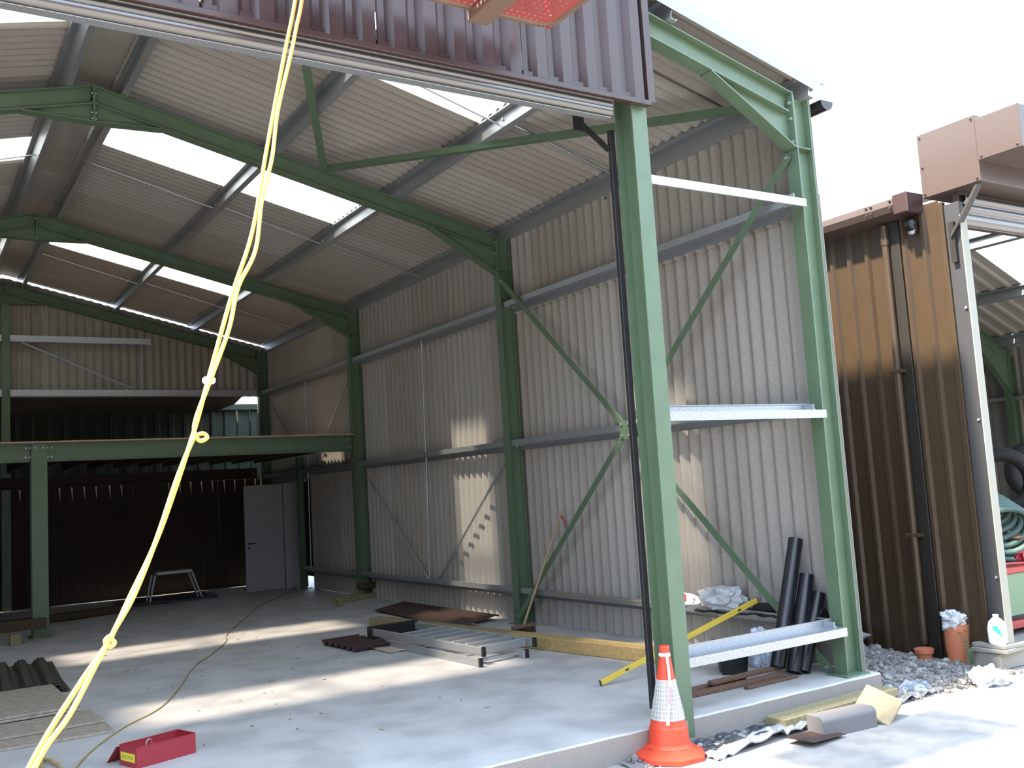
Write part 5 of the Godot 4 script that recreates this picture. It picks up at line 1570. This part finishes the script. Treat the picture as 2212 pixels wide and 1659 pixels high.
	lathe(st, PackedVector2Array([Vector2(0, 0.0), Vector2(0.055, 0.0), Vector2(0.068, 0.075), Vector2(0.078, 0.078), Vector2(0.082, 0.115), Vector2(0.076, 0.118), Vector2(0.07, 0.09), Vector2(0.0, 0.07)]), Transform3D(Basis(), Vector3(1.50, GY + 0.01, -0.42)), 24)
	obj("body", st, M.brick, p)
	var cp := thing("chimney_pot", "tall terracotta pot stuffed with white plastic beside the concrete block", "pot", Vector3(1.74, GY, -0.2))
	st = st_new()
	lathe(st, PackedVector2Array([Vector2(0, 0.0), Vector2(0.075, 0.0), Vector2(0.095, 0.16), Vector2(0.10, 0.33), Vector2(0.09, 0.33), Vector2(0.085, 0.28)]), Transform3D(Basis(Vector3.FORWARD, 0.05), Vector3(1.60, GY + 0.01, -0.17)), 28)
	obj("body", st, M.brick, cp)
	st = st_new()
	crumple(st, Vector3(1.59, 0.20, -0.17), Vector3(0.085, 0.085, 0.1), 86, 0.28, 14, 1.4)
	solo("pot_lining", st, M.bag, "white crumpled plastic filling the top of the tall terracotta pot", "plastic")
	# concrete block with paving slabs and a bottle
	st = st_new()
	bx(st, Transform3D(Basis(Vector3.UP, -0.05), Vector3(1.99, -0.10, 0.055)), Vector3(0.80, 0.14, 0.37), 0.01)
	solo("concrete_block", st, M.block, "long pale concrete block at the foot of the neighbouring shed's corner post", "block")
	for j in 2:
		st = st_new()
		bx(st, Transform3D(Basis(Vector3.UP, 0.05 - 0.12 * j), Vector3(1.73 + 0.01 * j, -0.014 + 0.033 * j, 0.13)), Vector3(0.34 - 0.03 * j, 0.032, 0.30), 0.005)
		solo("paving_slab", st, M.block, ["thin paving slab on the concrete block, lower of two", "thin paving slab on the concrete block under the white bottle"][j], "paving slab", "paving slabs")
	var bo := thing("detergent_bottle", "white plastic bottle with a teal label standing on the paving slabs", "bottle", Vector3(1.625, 0.036, 0.19))
	st = st_new()
	lathe(st, PackedVector2Array([Vector2(0, 0.0), Vector2(0.058, 0.0), Vector2(0.07, 0.02), Vector2(0.073, 0.12), Vector2(0.060, 0.18), Vector2(0.032, 0.21), Vector2(0.02, 0.215)]), Transform3D(Basis(Vector3.UP, -1.0), Vector3(1.625, 0.036, 0.19)), 28, 1.0, 0.58)
	obj("body", st, M.bottle, bo)
	st = st_new()
	lathe(st, PackedVector2Array([Vector2(0.022, 0.21), Vector2(0.024, 0.24), Vector2(0, 0.242)]), Transform3D(Basis(), Vector3(1.625, 0.036, 0.19)), 18)
	obj("cap", st, M.bottle, bo)
	st = st_new()
	var fn := Vector3(-0.84, 0, 0.54)
	var ft := Vector3(0.54, 0, 0.84)
	for q in [[0.14, 0.045, -0.012], [0.118, 0.05, 0.0], [0.096, 0.035, 0.010], [0.078, 0.016, 0.026]]:
		bx(st, Transform3D(Basis(ft, Vector3.UP, fn), Vector3(1.625, 0.036, 0.19) + fn * 0.040 + ft * q[2] + Vector3(0, q[0], 0)), Vector3(q[1], 0.021, 0.006), 0.001)
	obj("label", st, M.teal, bo)
	# weeds by the post
	var pt := thing("weed", "small green weed growing at the foot of the neighbouring corner post", "plant", Vector3(1.56, GY, 0.02))
	for j in 9:
		st = st_new()
		var f := j * 0.7
		var b := Vector3(1.56, GY, -0.02)
		var e := b + Vector3(cos(f) * 0.05 - 0.03, 0.14 + 0.02 * j, sin(f) * 0.05)
		rod(st, b, e, 0.003, 5)
		var d := Vector3(cos(f), 0.3, sin(f)).normalized()
		var sd := d.cross(Vector3.UP).normalized() * 0.018
		face(st, e, e + d * 0.03 + sd, e + d * 0.07, e + d * 0.03 - sd, Vector3.UP)
		obj("leaf_stem", st, M.leaf, pt)
